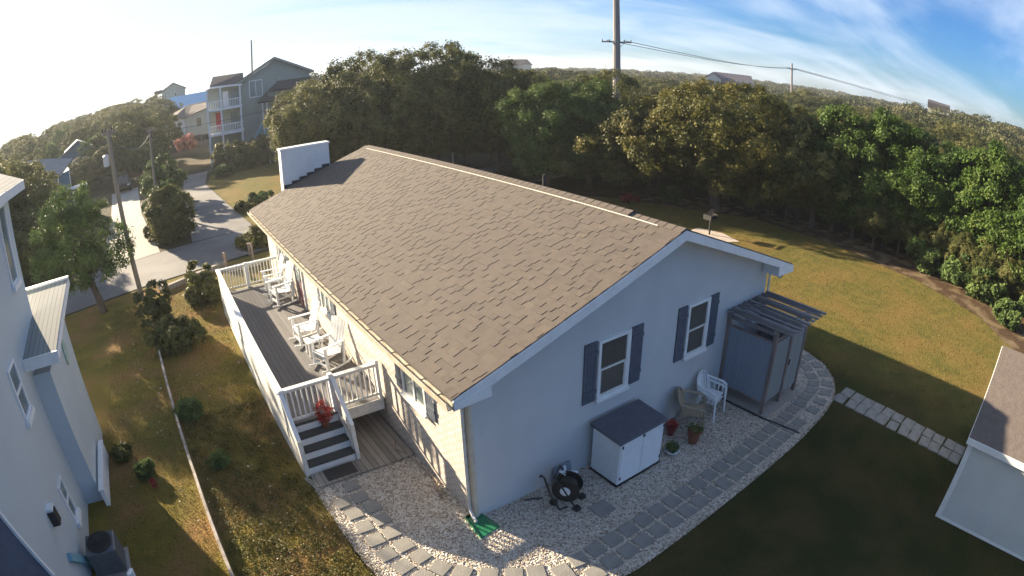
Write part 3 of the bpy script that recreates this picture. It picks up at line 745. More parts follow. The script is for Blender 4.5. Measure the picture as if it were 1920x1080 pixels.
def window_long(y0, y1, z0, z1):
    f = MB(); t = 0.07
    f.box(-0.045, 0, y0, y1, z1 - t, z1).box(-0.06, 0, y0, y1, z0, z0 + t).box(-0.045, 0, y0, y0 + t, z0 + t, z1 - t).box(-0.045, 0, y1 - t, y1, z0 + t, z1 - t).box(-0.035, 0, (y0 + y1) / 2 - .03, (y0 + y1) / 2 + .03, z0 + t, z1 - t)
    w = f.build('window', white, house)
    MB().box(-0.1, 0, y0 - 0.03, y1 + 0.03, z0 - 0.06, z0).build('window_sill', white, w)
    MB().box(-0.014, -0.002, y0 + t, y1 - t, z0 + t, z1 - t).build('pane', panel_b, w)


def shutter_long(y0, y1, z0, z1):
    s = MB(); n = 4; w = (y1 - y0) / n
    for i in range(n): s.box(-0.032, -0.006, y0 + i * w + .004, y0 + (i + 1) * w - .004, z0, z1)
    s.box(-0.05, -0.032, y0, y1, z0 + .2, z0 + .28).box(-0.05, -0.032, y0, y1, z1 - .28, z1 - .2).box(-.006, 0, y0, y1, z0 + .01, z1 - .01)
    s.build('shutter', slate, house)


for a, b in ((1.60, 2.66), (7.25, 8.15), (12.35, 13.5)):
    window_long(a, b, 1.62, 2.86); shutter_long(a - 0.34, a - 0.03, 1.62, 2.9); shutter_long(b + 0.03, b + 0.34, 1.62, 2.9)
# front door with storm door
dr = MB().box(-0.05, 0, 10.2, 10.28, 0.86, 2.93).box(-0.05, 0, 11.12, 11.2, 0.86, 2.93).box(-0.05, 0, 10.28, 11.12, 2.85, 2.93).build('door', white, house)
MB().box(-0.03, -0.004, 10.28, 11.12, 0.86, 2.85).build('door_leaf', mat('maroon_paint', (0.14, 0.05, 0.07), (0.11, 0.04, 0.055), 4, 0.5), dr)
MB().box(-0.045, -0.03, 10.45, 10.95, 1.7, 2.7).build('pane', panel_b, dr)
MB().tube([(-0.03, 10.36, 1.85), (-0.09, 10.36, 1.85)], 0.03, 8).build('handle', darkm, dr)
# lamp at the near corner under the eave
lamp = MB().lathe([(0.03, 0.1), (0.05, 0.05), (0.07, -0.04), (0.05, -0.06)], (-0.18, 0.3, 2.88), 12).build('wall_lamp', darkm, house)
# vent at the wall foot and right gutter end
MB().prism([(XR - 0.25, 2.84), (XR - .25, 2.9), (XR + .1, 2.95), (XR + .1, 3.0), (XR - .2, 3.0)], 'y', -0.3, -0.2).build('gutter_elbow', white, house)

# ------------------------------------------------------------------ deck with stairs
deck = thing('deck', 'raised grey board deck with white railings along the brick wall', 'deck', (-1.3, 8.9, 0))
DX0, DX1, DY0, DY1, DZ = -2.5, -0.06, 3.92, 13.85, 0.85
MB().box(DX0, DX1, DY0, DY1, DZ - 0.04, DZ).build('deck_floor', deckm, deck)
fr = MB().box(DX0 - 0.03, DX0, DY0 - .03, DY1 + .03, DZ - .26, DZ - .005).box(DX0, DX1, DY1, DY1 + .03, DZ - .26, DZ - .005).box(-1.16, DX1, DY0 - .03, DY0, DZ - .3, DZ - .005)
fr.build('rim_board', weath, deck)
pb = MB()
for y in (4.1, 6.4, 8.8, 11.2, 13.7):
    p_ = MB().box(DX0 + .0, DX0 + .09, y, y + .09, 0, DZ - .05).build('post', weath, deck)
MB().box(-1.35, -1.26, 4.0, 4.09, 0, DZ - .05).build('post', weath, deck)
sk = MB()
for i in range(4): sk.box(DX0 - 0.02, DX0 - 0.003, DY0 + .1, DY1, 0.06 + i * 0.135, 0.15 + i * 0.135)
sk.build('skirt_board', weath, deck)
# solid left side rail with cap
lr = MB()
for i in range(5): lr.box(DX0 - 0.012, DX0 + 0.018, DY0, DY1, 0.9 + i * 0.168, 0.9 + i * 0.168 + 0.162)
lrail = lr.build('side_rail', weath, deck)
MB().box(DX0 - 0.07, DX0 + 0.09, DY0 - .06, DY1 + 0.06, 1.745, 1.785).build('rail_cap', white, lrail)
for y in (4.0, 6.4, 8.8, 11.2, 13.76):
    MB().box(DX0 + 0.018, DX0 + 0.10, y, y + 0.09, DZ, 1.745).build('post', weath, lrail)


def railing(name, x0, x1, y, z0=0.93, z1=1.74, n=10):
    r = MB().box(x0, x1, y - .02, y + .02, z1 - .06, z1).build(name, weath, deck)
    MB().box(x0, x1, y - .02, y + .02, z0, z0 + .06).build('bottom_rail', weath, r)
    MB().box(x0, x1, y - .065, y + .065, z1, z1 + .035).build('rail_cap', white, r)
    b0 = MB().box(x0 + .03, x0 + .065, y - .017, y + .017, z0 + .06, z1 - .06)
    st = (x1 - x0 - 0.09) / n
    bal = b0.build('baluster', white, r, at=None)
    for i in range(1, n + 1):
        c = bal.copy(); COL.objects.link(c); c.parent = r; c.location = (i * st, 0, 0)
    return r


railing('railing', DX0 + .1, -1.42, DY1 - .03, n=8)
railing('railing', -1.30, DX1 - 0.02, DY1 - .03, n=9)
MB().box(-1.42, -1.30, DY1 - .09, DY1 + .03, DZ, 1.80).build('post', white, deck)
railing('gate', DX0 + .1, -1.30, DY0 + .04, n=8)
railing('railing', -1.19, -0.14, DY0 + .04, n=8)
MB().box(-1.30, -1.19, DY0 - .01, DY0 + .10, 0.55, 1.84).build('post', white, deck)
MB().box(-0.14, -0.06, DY0 - .01, DY0 + .08, DZ, 1.84).build('post', white, deck)
MB().box(DX0 - .02, DX0 + .09, DY0 - .03, DY0 + .08, 0.0, 1.80).build('post', white, deck)
stairs = MB()
for i in range(4):
    z1 = DZ - 0.03 - i * 0.205; yy = DY0 - i * 0.27
    stairs.box(-2.42, -1.24, yy - 0.03, yy, z1 - 0.205, z1 - 0.03)
st_o = stairs.build('stair_riser', white, deck)
for i in range(1, 4):
    z1 = DZ - i * 0.205; yy = DY0 - (i - 1) * 0.27
    MB().box(-2.42, -1.24, yy - 0.30, yy - 0.03, z1 - 0.045, z1 - 0.012).build('stair_tread', treadm, deck)
MB().box(-2.42, -1.24, DY0 - 0.03, DY0 + .02, DZ - .03, DZ + .004).build('stair_tread', treadm, deck)
for xa, xb in ((DX0 - 0.01, -2.42), (-1.24, -1.17)):
    MB().prism([(DY0, 0), (DY0, 0.9), (3.05, 0.3), (3.05, 0)], 'x', xa, xb).build('stringer', weath, deck)
    MB().box(xa, xb + .02, 3.03, 3.12, 0, 0.98).build('post', weath, deck)
    h_ = MB().bar(((xa + xb) / 2, 3.02, 1.0), ((xa + xb) / 2, DY0 + .02, 1.76), 0.10, 0.045).build('handrail', white, deck)
    MB().prism([(3.12, 0.34), (DY0 - .03, 0.90), (DY0 - .03, 1.68), (3.12, 1.0)], 'x', (xa + xb) / 2 - .012, (xa + xb) / 2 + .012).build('stair_panel', weath, h_)
# plank platform on the ground, reaching in under the deck
plat = thing('wooden_platform', 'weathered plank platform on the ground beside the deck stairs', 'platform', (-1.2, 3.2, 0))
MB().box(-2.42, -0.03, 2.52, 3.0, 0.02, 0.055).box(-1.14, -0.03, 3.0, 6.5, 0.02, 0.055).build('planks', plankm, plat)
tag(MB().box(-2.12, -1.40, 2.60, 3.00, 0.058, 0.072).build('doormat', dark, at=(-1.75, 2.8, 0)), 'black rubber mat at the foot of the deck stairs', 'doormat')

# red potted plant on the second tread
pp = thing('potted_plant', 'potted plant with spiky red leaves standing on the deck stairs', 'potted plant', (-1.62, 3.78, 0.63))
MB().lathe([(0.07, 0), (0.10, 0.16), (0.11, 0.16)], (-1.62, 3.78, 0.636), 14).build('pot', terra, pp)
crown('foliage', [(0, 0, 0.42, 0.17, 0.17, 0.26)], 60, 5, 0.03, 0.07, leafR, pp, 0.2)

# ------------------------------------------------------------------ deck rocking chairs
def rocking_chair(label):
    c = thing('rocking_chair', label, 'chair', (0, 0, 0), 'white slatted chairs on the deck')
    s = MB()      # faces -Y locally
    for i in range(7): s.box(-0.26, 0.26, -0.30 + i * 0.082, -0.30 + i * 0.082 + 0.068, 0.44 - i * 0.012, 0.462 - i * 0.012)
    s.build('seat', plastic, c)
    b = MB()
    for i in range(5):
        x = -0.22 + i * 0.11; top = 1.18 + (0.06 if i == 2 else 0.035 if i in (1, 3) else 0)
        b.bar((x, 0.24, 0.40), (x * 1.08, 0.50, top), 0.085, 0.02, up=(0, 1, 0.3))
    b.bar((-0.27, 0.30, 0.56), (0.27, 0.30, 0.56), 0.05, 0.03).bar((-0.27, 0.45, 1.0), (0.27, 0.45, 1.0), 0.05, 0.03)
    b.build('backrest', plastic, c)
    for sx in (-1, 1):
        MB().box(sx * 0.30 - 0.055, sx * 0.30 + 0.055, -0.36, 0.36, 0.68, 0.705).build('armrest', plastic, c, bevel=0.01)
        MB().box(sx * 0.29 - 0.03, sx * 0.29 + 0.03, -0.29, -0.22, 0.08, 0.68).build('leg', plastic, c)
        MB().bar((sx * 0.29, 0.28, 0.08), (sx * 0.29, 0.36, 0.70), 0.06, 0.05).build('leg', plastic, c)
        MB().tube([(sx * 0.29, -0.46, 0.085), (sx * 0.29, -0.2, 0.03), (sx * 0.29, 0.1, 0.02), (sx * 0.29, 0.4, 0.05), (sx * 0.29, 0.62, 0.12)], 0.028, 6).build('rocker', plastic, c)
    MB().box(-0.26, 0.26, -0.27, -0.24, 0.34, 0.43).box(-0.26, 0.26, -0.28, -0.25, 0.14, 0.19).build('apron', plastic, c)
    return c


c0 = rocking_chair('white slatted chair on the deck, farthest one beside the end railing')
c0.location = (-0.58, 12.65, DZ); c0.rotation_euler = (0, 0, R_(-92)); c0.scale = (1.0, 1.0, 1.06)
copy_tree(c0, (-0.6, 11.35, DZ), R_(-80), (1.05, 1.05, 1.1), 'white slatted chair second from the end railing, before the maroon door')
copy_tree(c0, (-0.72, 7.95, DZ), R_(-88), (1, 1, 1), 'white slatted chair facing the side rail, beside the low side table')
copy_tree(c0, (-0.62, 6.15, DZ), R_(-72), (1.02, 1.02, 1.0), 'white slatted chair nearest the deck stairs, angled towards the gate')
st = thing('side_table', 'small white slatted table between the two near deck chairs', 'table', (-0.75, 7.05, DZ))
tb = MB()
for i in range(5): tb.box(-0.98 + i * .095, -0.90 + i * .095, 6.84, 7.26, DZ + .42, DZ + .44)
tb.build('tabletop', plastic, st)
for sx in (-.95, -.56):
    for sy in (6.87, 7.2): MB().box(sx, sx + .04, sy, sy + .04, DZ, DZ + .42).build('leg', plastic, st)

# ------------------------------------------------------------------ outdoor shower
sh = thing('outdoor_shower', 'outdoor shower stall with grey panels under slatted pergola roof', 'shower', (8.35, -0.75, 0))
SX0, SX1, SY = 7.49, 9.20, -1.50
for x, y, h in ((SX0, -0.05, 2.3), (SX0, SY, 2.3), (SX1, SY, 2.3), (SX1, -0.05, 2.3), (8.36, SY, 2.1)):
    MB().box(x - .045, x + .045, y - .045, y + .045, 0, h).build('post', woodm, sh)
MB().box(SX0 - 0.012, SX0 + 0.012, SY + .05, -0.1, 0.36, 2.0).build('side_panel', showm, sh)
MB().box(SX1 - 0.012, SX1 + 0.012, SY + .05, -0.1, 0.36, 2.0).build('side_panel', showm, sh)
MB().box(SX0 + .05, 8.31, SY - 0.012, SY + 0.012, 0.34, 2.0).build('front_panel', doorm, sh)
dd = MB().box(8.42, SX1 - .06, SY - 0.02, SY + 0.01, 0.3, 2.02).build('door', doorm, sh)
MB().box(8.46, 8.5, SY - .05, SY - .02, 1.1, 1.25).build('handle', darkm, dd)
MB().box(SX0 - .02, SX0 + .02, SY + .045, -.1, 2.0, 2.05).build('panel_rail', woodm, sh)
MB().box(SX0 - .02, SX0 + .02, SY + .045, -.1, 0.31, 0.36).build('panel_rail', woodm, sh)
MB().box(SX0 + .045, SX1 - .05, SY - .025, SY + .025, 2.05, 2.11).build('panel_rail', woodm, sh)
MB().box(SX0 - .15, SX1 + .3, SY - 0.02, SY + 0.02, 2.3, 2.4).build('pergola_beam', slatm, sh)
MB().box(SX0 - .15, SX1 + .3, -0.14, -0.10, 2.3, 2.4).build('pergola_beam', slatm, sh)
MB().box(SX0 - .02, SX0 + .02, SY + .045, -.1, 2.2, 2.3).build('pergola_beam', slatm, sh)
for i in range(9):
    x = SX0 - 0.1 + i * 0.238
    MB().box(x, x + 0.11, -1.97, 0.0 - 0.01, 2.405, 2.44).build('pergola_slat', slatm, sh)
for i in range(4):
    x = SX0 - 0.05 + i * 0.56
    MB().box(x, x + 0.035, -1.9, -0.1, 2.445, 2.53).build('pergola_rafter', slatm, sh)
MB().tube([(8.2, -0.06, 1.2), (8.2, -0.06, 2.05), (8.2, -0.3, 2.1), (8.2, -0.36, 2.02)], 0.018, 8).lathe([(0.07, 0), (0.02, 0.04)], (8.2, -0.37, 1.98), 10).build('shower_head', plastic, sh)
tag(MB().box(7.40, 9.3, -1.72, -0.02, -0.02, 0.035).build('shower_pad', concrete, at=(8.35, -.9, 0)), 'pale concrete pad under the outdoor shower stall', 'concrete pad')
tag(MB().tube([(7.33, -0.15, 0.02), (7.32, -0.8, 0.025), (7.36, -1.6, 0.02), (7.42, -2.2, 0.04), (7.5, -2.75, 0.03)], 0.022, 6).build('garden_edging', dark, at=(7.35, -1.4, 0)), 'thin black edging strip crossing the gravel beside the shower', 'edging')

# ------------------------------------------------------------------ storage box
bx = thing('storage_box', 'white plastic storage cabinet with dark slate lid against the gable wall', 'storage box', (3.45, -0.55, 0))
MB().box(2.80, 4.10, -0.97, -0.14, 0.04, 1.13).build('body', plastic, bx, bevel=0.015)
MB().add([(2.74, -1.02, 1.13), (4.16, -1.02, 1.13), (4.16, -0.10, 1.15), (2.74, -0.10, 1.15), (2.74, -1.02, 1.19), (4.16, -1.02, 1.19), (4.16, -0.10, 1.25), (2.74, -0.10, 1.25)], [(3, 2, 1, 0), (4, 5, 6, 7), (0, 1, 5, 4), (1, 2, 6, 5), (2, 3, 7, 6), (3, 0, 4, 7)]).build('lid', mat('slate_plastic', (0.10, 0.11, 0.13), (0.08, 0.09, 0.11), 6, 0.6), bx, bevel=0.012)
MB().box(2.78, 4.12, -0.99, -0.12, 0.0, 0.04).build('base', dark, bx)
for xa, xb in ((2.83, 3.445), (3.455, 4.07)): MB().box(xa, xb, -0.985, -0.97, 0.08, 1.10).build('door', plastic, bx, bevel=0.006)
for xx in (2.835, 4.045):
    for z_ in (0.18, 1.0): MB().box(xx, xx + .03, -1.0, -0.985, z_, z_ + .07).build('hinge', dark, bx)
MB().box(3.42, 3.48, -1.0, -.985, 1.04, 1.09).build('latch', dark, bx)

# ------------------------------------------------------------------ plastic armchairs
def plastic_chair(label, m, cat='chair', solid=False):
    c = thing('plastic_chair', label, cat, (0, 0, 0), 'plastic armchairs by the gable wall')
    # faces -Y
    n = 10; V = []; F = []
    st_ = MB().box(-0.23, 0.23, -0.24, 0.20, 0.40, 0.425).build('seat', m, c, bevel=0.02)
    b = MB()
    if solid:
        prof = []
        for i in range(9):
            t = -1 + 2 * i / 8; prof.append((0.25 * t, 0.24 - 0.10 * t * t))
        for j in range(8):
            (xa, ya), (xb, yb) = prof[j], prof[j + 1]
            ha = 0.86 - 0.14 * (abs(-1 + 2 * j / 8)) ** 2; hb_ = 0.86 - 0.14 * (abs(-1 + 2 * (j + 1) / 8)) ** 2
            b.add([(xa, ya, 0.42), (xb, yb, 0.42), (xb * 1.1, yb + .13, hb_), (xa * 1.1, ya + .13, ha), (xa, ya + .02, 0.42), (xb, yb + .02, 0.42), (xb * 1.1, yb + .15, hb_), (xa * 1.1, ya + .15, ha)],
                  [(0, 1, 2, 3), (7, 6, 5, 4), (3, 2, 6, 7), (0, 3, 7, 4), (1, 5, 6, 2)])
    else:
        for i in range(7):
            t = -1 + 2 * i / 6; x = 0.20 * t; h = 0.86 - 0.10 * t * t
            b.bar((x, 0.22 - .05 * t * t, 0.42), (x * 1.1, 0.34 - .07 * t * t, h), 0.045, 0.012, up=(0, 1, 0))
    b.tube([(-0.26, 0.16, 0.42), (-0.28, 0.24, 0.66), (-0.22, 0.31, 0.80), (-0.08, 0.345, 0.875), (0.08, 0.345, 0.875), (0.22, 0.31, 0.80), (0.28, 0.24, 0.66), (0.26, 0.16, 0.42)], 0.022, 6)
    b.build('backrest', m, c)
    for s in (-1, 1):
        MB().tube([(s * .27, .25, .69), (s * .305, 0.05, .66), (s * .31, -.15, .645), (s * .30, -.26, .60)], [0.022, .028, .03, .026], 6).build('armrest', m, c)
        MB().tube([(s * .30, -.25, .62), (s * .285, -.27, .3), (s * .29, -.30, 0)], [.028, .026, .022], 6).build('leg', m, c)
        MB().tube([(s * .25, .18, .45), (s * .27, .24, .2), (s * .28, .29, 0)], [.028, .025, .02], 6).build('leg', m, c)
        sl = MB()
        for q in range(3): sl.bar((s * .275, -.18 + q * .12, .425), (s * .305, -.18 + q * .12, .65), .03, .012)
        sl.build('arm_slat', m, c)
    return c


wc = plastic_chair('white plastic armchair beside the shower, lower one of two stacked', plastic)
wc.scale = (1.08, 1.05, 1.1); wc.location = (6.52, -0.46, 0.0); wc.rotation_euler = (0, 0, R_(12))
copy_tree(wc, (6.525, -0.44, 0.10), R_(12), None, 'white plastic armchair beside the shower, upper one of two stacked')
bc = plastic_chair('tan plastic armchair with solid back between storage box and white chairs', tanp, solid=True)
bc.location = (5.72, -0.50, 0); bc.rotation_euler = (0, 0, R_(38)); bc.scale = (1.2, 1.15, 1.12)

# ------------------------------------------------------------------ pots
def pot(name, label, x, y, r, h, m, lobes, nc, sz, lm, asp=0.4):
    t = thing(name, label, 'potted plant', (x, y, 0))
    MB().lathe([(r * .62, 0), (r * .95, h * .86), (r * 1.06, h * .87), (r * 1.06, h), (r * .9, h), (r * .86, h * .9)], (x, y, 0), 20).build('pot', m, t, smooth=False)
    crown('foliage', lobes, nc, 5, 0.03, sz, lm, t, asp)


pot('potted_plant', 'round terracotta pot with sparse stems in front of white chairs', 5.26, -1.0, 0.17, 0.36, terra, [(0, 0, .42, .2, .2, .08)], 22, 0.04, leafC)
pot('potted_plant', 'low white bowl with green grassy plant by the storage box', 4.58, -0.93, 0.17, 0.10, plastic, [(0, 0, .15, .14, .14, .12)], 70, 0.05, leafC, 0.25)
pot('potted_plant', 'dark red pot tucked between the storage box and the tan chair', 5.10, -0.42, 0.14, 0.28, mat('red_glaze', (0.20, 0.02, 0.03), (0.15, 0.015, 0.02), 5, 0.3), [(0, 0, .34, .1, .1, .06)], 18, 0.04, leafR)

# ------------------------------------------------------------------ hose reel cart
hr = thing('hose_reel', 'black hose reel cart with curved handle standing on the gravel', 'hose reel', (1.75, -0.62, 0))
ax = Vector((0.82, 0.57, 0)).normalized(); c_ = Vector((1.72, -0.66, 0.42))
for s in (-1, 1):
    cc = c_ + ax * (0.15 * s)
    MB().tube([cc - ax * .015, cc + ax * .015], 0.28, 20).build('reel_disc', dark, hr)
    MB().tube([cc + ax * (.016 * s), cc + ax * (.04 * s)], 0.105, 14).build('hub_cap', plastic, hr)
MB().tube([c_ - ax * .13, c_ + ax * .13], 0.17, 16).build('wound_hose', mat('dark_hose', (0.03, 0.035, 0.03), (0.05, 0.045, 0.035), 30, 0.5), hr)
fw = Vector((ax.y, -ax.x, 0))
for s in (-1, 1):
    b0 = c_ + ax * (0.19 * s)
    MB().tube([b0 + fw * .26 - Vector((0, 0, .40)), b0 + fw * .12 - Vector((0, 0, .2)), b0 - fw * .02 + Vector((0, 0, .05)), b0 - fw * .22 + Vector((0, 0, .34))], 0.02, 6).build('frame', dark, hr)
    MB().tube([b0 - fw * .22 - Vector((0, 0, .34)) - ax * .02, b0 - fw * .22 - Vector((0, 0, .34)) + ax * .02], 0.085, 14).build('wheel', dark, hr)
    MB().box((b0 + fw * .26).x - .06, (b0 + fw * .26).x + .06, (b0 + fw * .26).y - .06, (b0 + fw * .26).y + .06, 0.0, 0.09).build('foot', dark, hr)
MB().tube([c_ - ax * .19 - fw * .22 + Vector((0, 0, .34)), c_ + ax * .19 - fw * .22 + Vector((0, 0, .34))], 0.02, 6).build('handle', dark, hr)
MB().tube([(1.56, -.88, .10), (1.42, -.80, .05), (1.33, -.62, .35), (1.30, -.45, .72), (1.24, -.42, .80), (1.2, -.44, .78)], 0.022, 6).build('crank', dark, hr)
MB().tube([(1.95, -.28, .60), (1.85, -.42, .55), (1.78, -.5, .60), (1.70, -.42, .66), (1.86, -.55, .66), (2.02, -.6, .6)], 0.026, 6).build('hose_end', plastic, hr)
pn = thing('vent_cover', 'pale grey square vent cover leaning on the gable wall foot', 'vent cover', (2.05, -0.06, 0))
MB().add([(1.86, -0.02, 0.42), (2.30, -0.02, 0.42), (2.30, -0.12, 0.02), (1.86, -0.12, 0.02), (1.86, -0.05, 0.42), (2.30, -0.05, 0.42), (2.30, -0.15, 0.02), (1.86, -0.15, 0.02)], [(0, 1, 2, 3), (7, 6, 5, 4), (0, 4, 5, 1), (1, 5, 6, 2), (2, 6, 7, 3), (3, 7, 4, 0)]).build('panel', mat('grey_vent_paint', (0.22, 0.27, 0.32), (0.18, 0.22, 0.27), 4, 0.5), pn)
tag(MB().tube([(1.05, -.12, .02), (1.22, -.2, .03), (1.38, -.32, .05)], .018, 6).build('stick', dark, at=(1.2, -.2, 0)), 'short dark stick lying at the wall foot near the hose reel', 'stick')

tag(MB().add([(-2.50, 3.02, .03), (-2.30, 2.50, .03), (-2.44, 2.44, .03), (-2.58, 3.0, .03), (-2.50, 3.02, 0), (-2.30, 2.50, 0), (-2.44, 2.44, 0), (-2.58, 3.0, 0)], [(0, 1, 2, 3), (0, 4, 5, 1), (1, 5, 6, 2), (2, 6, 7, 3), (3, 7, 4, 0)]).build('stair_footing', concrete, at=(-2.5, 2.8, 0)), 'sunlit white concrete wedge at the outer foot of the deck stairs', 'footing')
# green splash block
sp_ = MB().add([(-0.16, 0.08, 0.03), (0.06, 0.08, 0.03), (0.16, -0.48, 0.02), (-0.20, -0.54, 0.02), (-0.20, 0.08, 0.09), (0.10, 0.08, 0.09), (0.21, -0.49, 0.06), (-0.26, -0.55, 0.06), (-0.20, .08, 0), (0.10, .08, 0), (0.21, -.49, 0), (-.26, -.55, 0)],
               [(0, 3, 2, 1), (0, 4, 7, 3), (1, 2, 6, 5), (0, 1, 5, 4), (4, 8, 11, 7), (5, 6, 10, 9), (4, 5, 9, 8), (3, 7, 11, 10, 6, 2)])
tag(sp_.build('splash_block', greenp, at=(-0.05, -0.2, 0)), 'green plastic splash block under the downspout at the house corner', 'splash block')
tag(MB().tube([(-.2, 3.2, .07), (-.35, 2.9, .09), (-.18, 2.6, .07), (-.10, 2.0, .05), (-.08, 1.4, .04), (-.25, 1.15, .03), (-.12, 1.0, .05), (-.3, .95, .04), (-.15, 1.1, .06)], .017, 6).build('garden_hose', mat('tan_hose', (0.35, 0.28, 0.2), (0.3, 0.22, 0.16), 8, .5), at=(-.2, 2, 0)), 'thin garden hose lying along the brick wall foot below the deck', 'garden hose')

# ------------------------------------------------------------------ the shed
shd = thing('garden_shed', 'pale shed with brown shingle roof at the lawn edge', 'shed', (9.3, -10.2, 0))
SHX, SHY = 7.06, -7.22
MB().box(SHX, 11.6, -13.5, SHY, 0, 2.08).prism([(SHX, 2.08), (11.6, 2.08), (9.33, 3.2)], 'y', -13.5, SHY).build('wall', shedm, shd)
for xa, xb in ((SHX - 0.12, 9.33), (11.72, 9.33)):
    MB().prism([(xa, 2.10), (xb, 3.32), (xb, 3.40), (xa, 2.17)], 'y', -13.6, SHY + 0.06).build('roof', ledm, shd)
MB().box(SHX - 0.135, SHX - .12, -13.6, SHY + .06, 2.02, 2.17).build('fascia_board', white, shd)
MB().prism([(SHX - .12, 2.02), (9.33, 3.24), (9.33, 3.37), (SHX - .12, 2.15)], 'y', SHY + .06, SHY + .075).build('rake_board', white, shd)
MB().box(SHX - 0.015, SHX, -7.34, SHY + .015, 0.0, 2.05).box(SHX - .015, SHX, -13.5, -7.34, 0, .06).build('corner_trim', white, shd)
MB().box(SHX + .1, SHX + 4.3, -13.3, SHY - .2, -0.1, 0.0).build('skid', woodm, shd)

# ------------------------------------------------------------------ barbecue on its pale slab
bq = thing('pedestal_grill', 'black pedestal charcoal grill standing on the lawn behind the house', 'grill', (19.5, 9.3, 0))
MB().tube([(19.5, 9.3, -.05), (19.5, 9.3, 0.8)], .05, 8).build('pedestal', darkm, bq)
MB().box(19.2, 19.8, 9.05, 9.55, .8, .83).box(19.2, 19.23, 9.05, 9.55, .83, 1.05).box(19.77, 19.8, 9.05, 9.55, .83, 1.05).box(19.23, 19.77, 9.52, 9.55, .83, 1.05).build('fire_box', darkm, bq)
MB().box(19.24, 19.76, 9.1, 9.5, .98, 1.0).build('grate', darkm, bq)
MB().bar((19.05, 9.1, 1.12), (19.9, 9.45, 1.2), .25, .02).build('shelf', dark, bq)
tag(MB().poly([(18.6, 8.3), (19.8, 7.6), (20.3, 9.0), (20.0, 10.4), (18.8, 10.3)], 0.01).build('shell_patch', sandm), 'patch of pale crushed shell under the pedestal grill', 'shell patch')

# ------------------------------------------------------------------ curb, street side bits
tag(MB().prism([(-5.58, 14.6), (-5.51, 14.6), (-5.0, 4.0), (-4.77, -3), (-4.84, -3), (-5.07, 4.0)], 'z', -0.05, 0.30).build('garden_curb', mat('weathered_curb', (0.40, 0.36, 0.31), (0.16, 0.13, 0.11), 3.5, 0.9, bump=.3, lo=.4, hi=.7), at=(-5.1, 6, 0)), 'long low white curb dividing the two side lawns', 'curb')
rw = thing('retaining_wall', 'low pale timber retaining wall with stepped end beside the street', 'retaining wall', (-3.5, 19.2, 0))
MB().bar((-4.9, 18.5, .12), (-1.5, 20.1, .12), .22, .24).build('wall', plankm, rw)
MB().bar((-5.1, 19.3, .10), (-4.8, 18.35, .10), .22, .2).build('step', plankm, rw)
for (x, y, lb) in ((-1.55, 19.3, 'wooden stair handrail by the street, left one of the pair'), (-0.1, 19.9, 'wooden stair handrail by the street, right one of the pair')):
    h = thing('wooden_handrail', lb, 'handrail', (x, y, 0), 'wooden handrails at the street steps')
    MB().box(x - .05, x + .05, y - .05, y + .05, 0, 0.85).build('post', woodm, h)
    MB().box(x - .05, x + .05, y + 1.0, y + 1.1, -0.0, 0.55).build('post', woodm, h)
    MB().bar((x, y - .1, .9), (x, y + 1.2, .55), .1, .05).build('rail', woodm, h)
pst = MB().box(-1.62, 0.05, 18.9, 19.3, .0, .14).box(-1.62, 0.05, 19.3, 19.7, 0, .07)
tag(pst.build('garden_steps', concrete, at=(-.8, 19.3, 0)), 'short concrete steps between the wooden handrails', 'steps')


# ------------------------------------------------------------------ utility poles and wires
def upole(label, x, y, h, r, lean=(0, 0), arms=((0.92, 1.2),), m=polem, az=0, name='utility_pole', xf=False, taper=0.7):
    t = thing(name, label, 'utility pole', (x, y, 0))
    MB().tube([(x, y, -0.2), (x + lean[0], y + lean[1], h)], [r, r * taper], 12).build('pole', m, t)
    for f, hw in arms:
        p = Vector((x + lean[0] * f, y + lean[1] * f, h * f)); d = Vector((math.cos(R_(az)), math.sin(R_(az)), 0))
        a = MB().bar(p - d * hw, p + d * hw, .1, .12).build('crossarm', woodm, t)
        MB().bar(p - Vector((0, 0, .7)), p + d * hw * .6, .04, .04).build('brace', darkm, a)
        for q in (-.95, -.5, .5, .95):
            c = p + d * hw * q
            MB().lathe([(.03, 0), (.05, .05), (.03, .1), (.045, .15), (.02, .2)], (c.x, c.y, c.z + .06), 8).build('insulator', darkm, a)
    if xf:
        q = Vector((x + lean[0] * .85 - .28, y + lean[1] * .85, h * .80))
        MB().lathe([(.15, 0), (.15, .45), (.08, .5)], q, 14).build('transformer', mat('grey_enamel', (.45, .47, .48), (.38, .4, .41), 4, .4), t)
    return t


upole('leaning wooden utility pole with grey transformer rising from the side lawn', -5.99, 18.25, 7.6, 0.13, (-0.42, 0.25), arms=((0.985, 0.3),), az=20, xf=True)
upole('slim wooden pole beside the hedge on the driveway island', -4.7, 37.7, 6.5, 0.12, (0.1, 0), arms=((0.98, .6),), az=60)
bx_, by_ = PA(45.2, 52)
upole('thick pale grey pole with a crossarm towering over the oaks', bx_, by_, 21, 0.40, (0.25, 0.0), arms=((10.36 / 21, 1.3),), m=polelm, az=-45, taper=0.62)
x2, y2 = PA(62.4, 110)
upole('distant pale utility pole standing among the brown woods', x2, y2, 11.6, 0.24, (0.1, 0), arms=((10.5 / 11.6, .95),), m=polelm, az=-62)
x3, y3 = PA(10.2, 150)
upole('tall dark pole rising behind the grey three-storey house', x3, y3, 20.6, .28, (0, 0), arms=(), az=0)


def wire(name, label, a, b, sag, r, group=None):
    pts = []
    for i in range(25):
        t = i / 24; p = Vector(a).lerp(Vector(b), t); p.z -= sag * 4 * t * (1 - t); pts.append(p)
    o = MB().tube(pts, r, 5).build(name, dark, at=tuple(a)); return tag(o, label, 'wire', group)


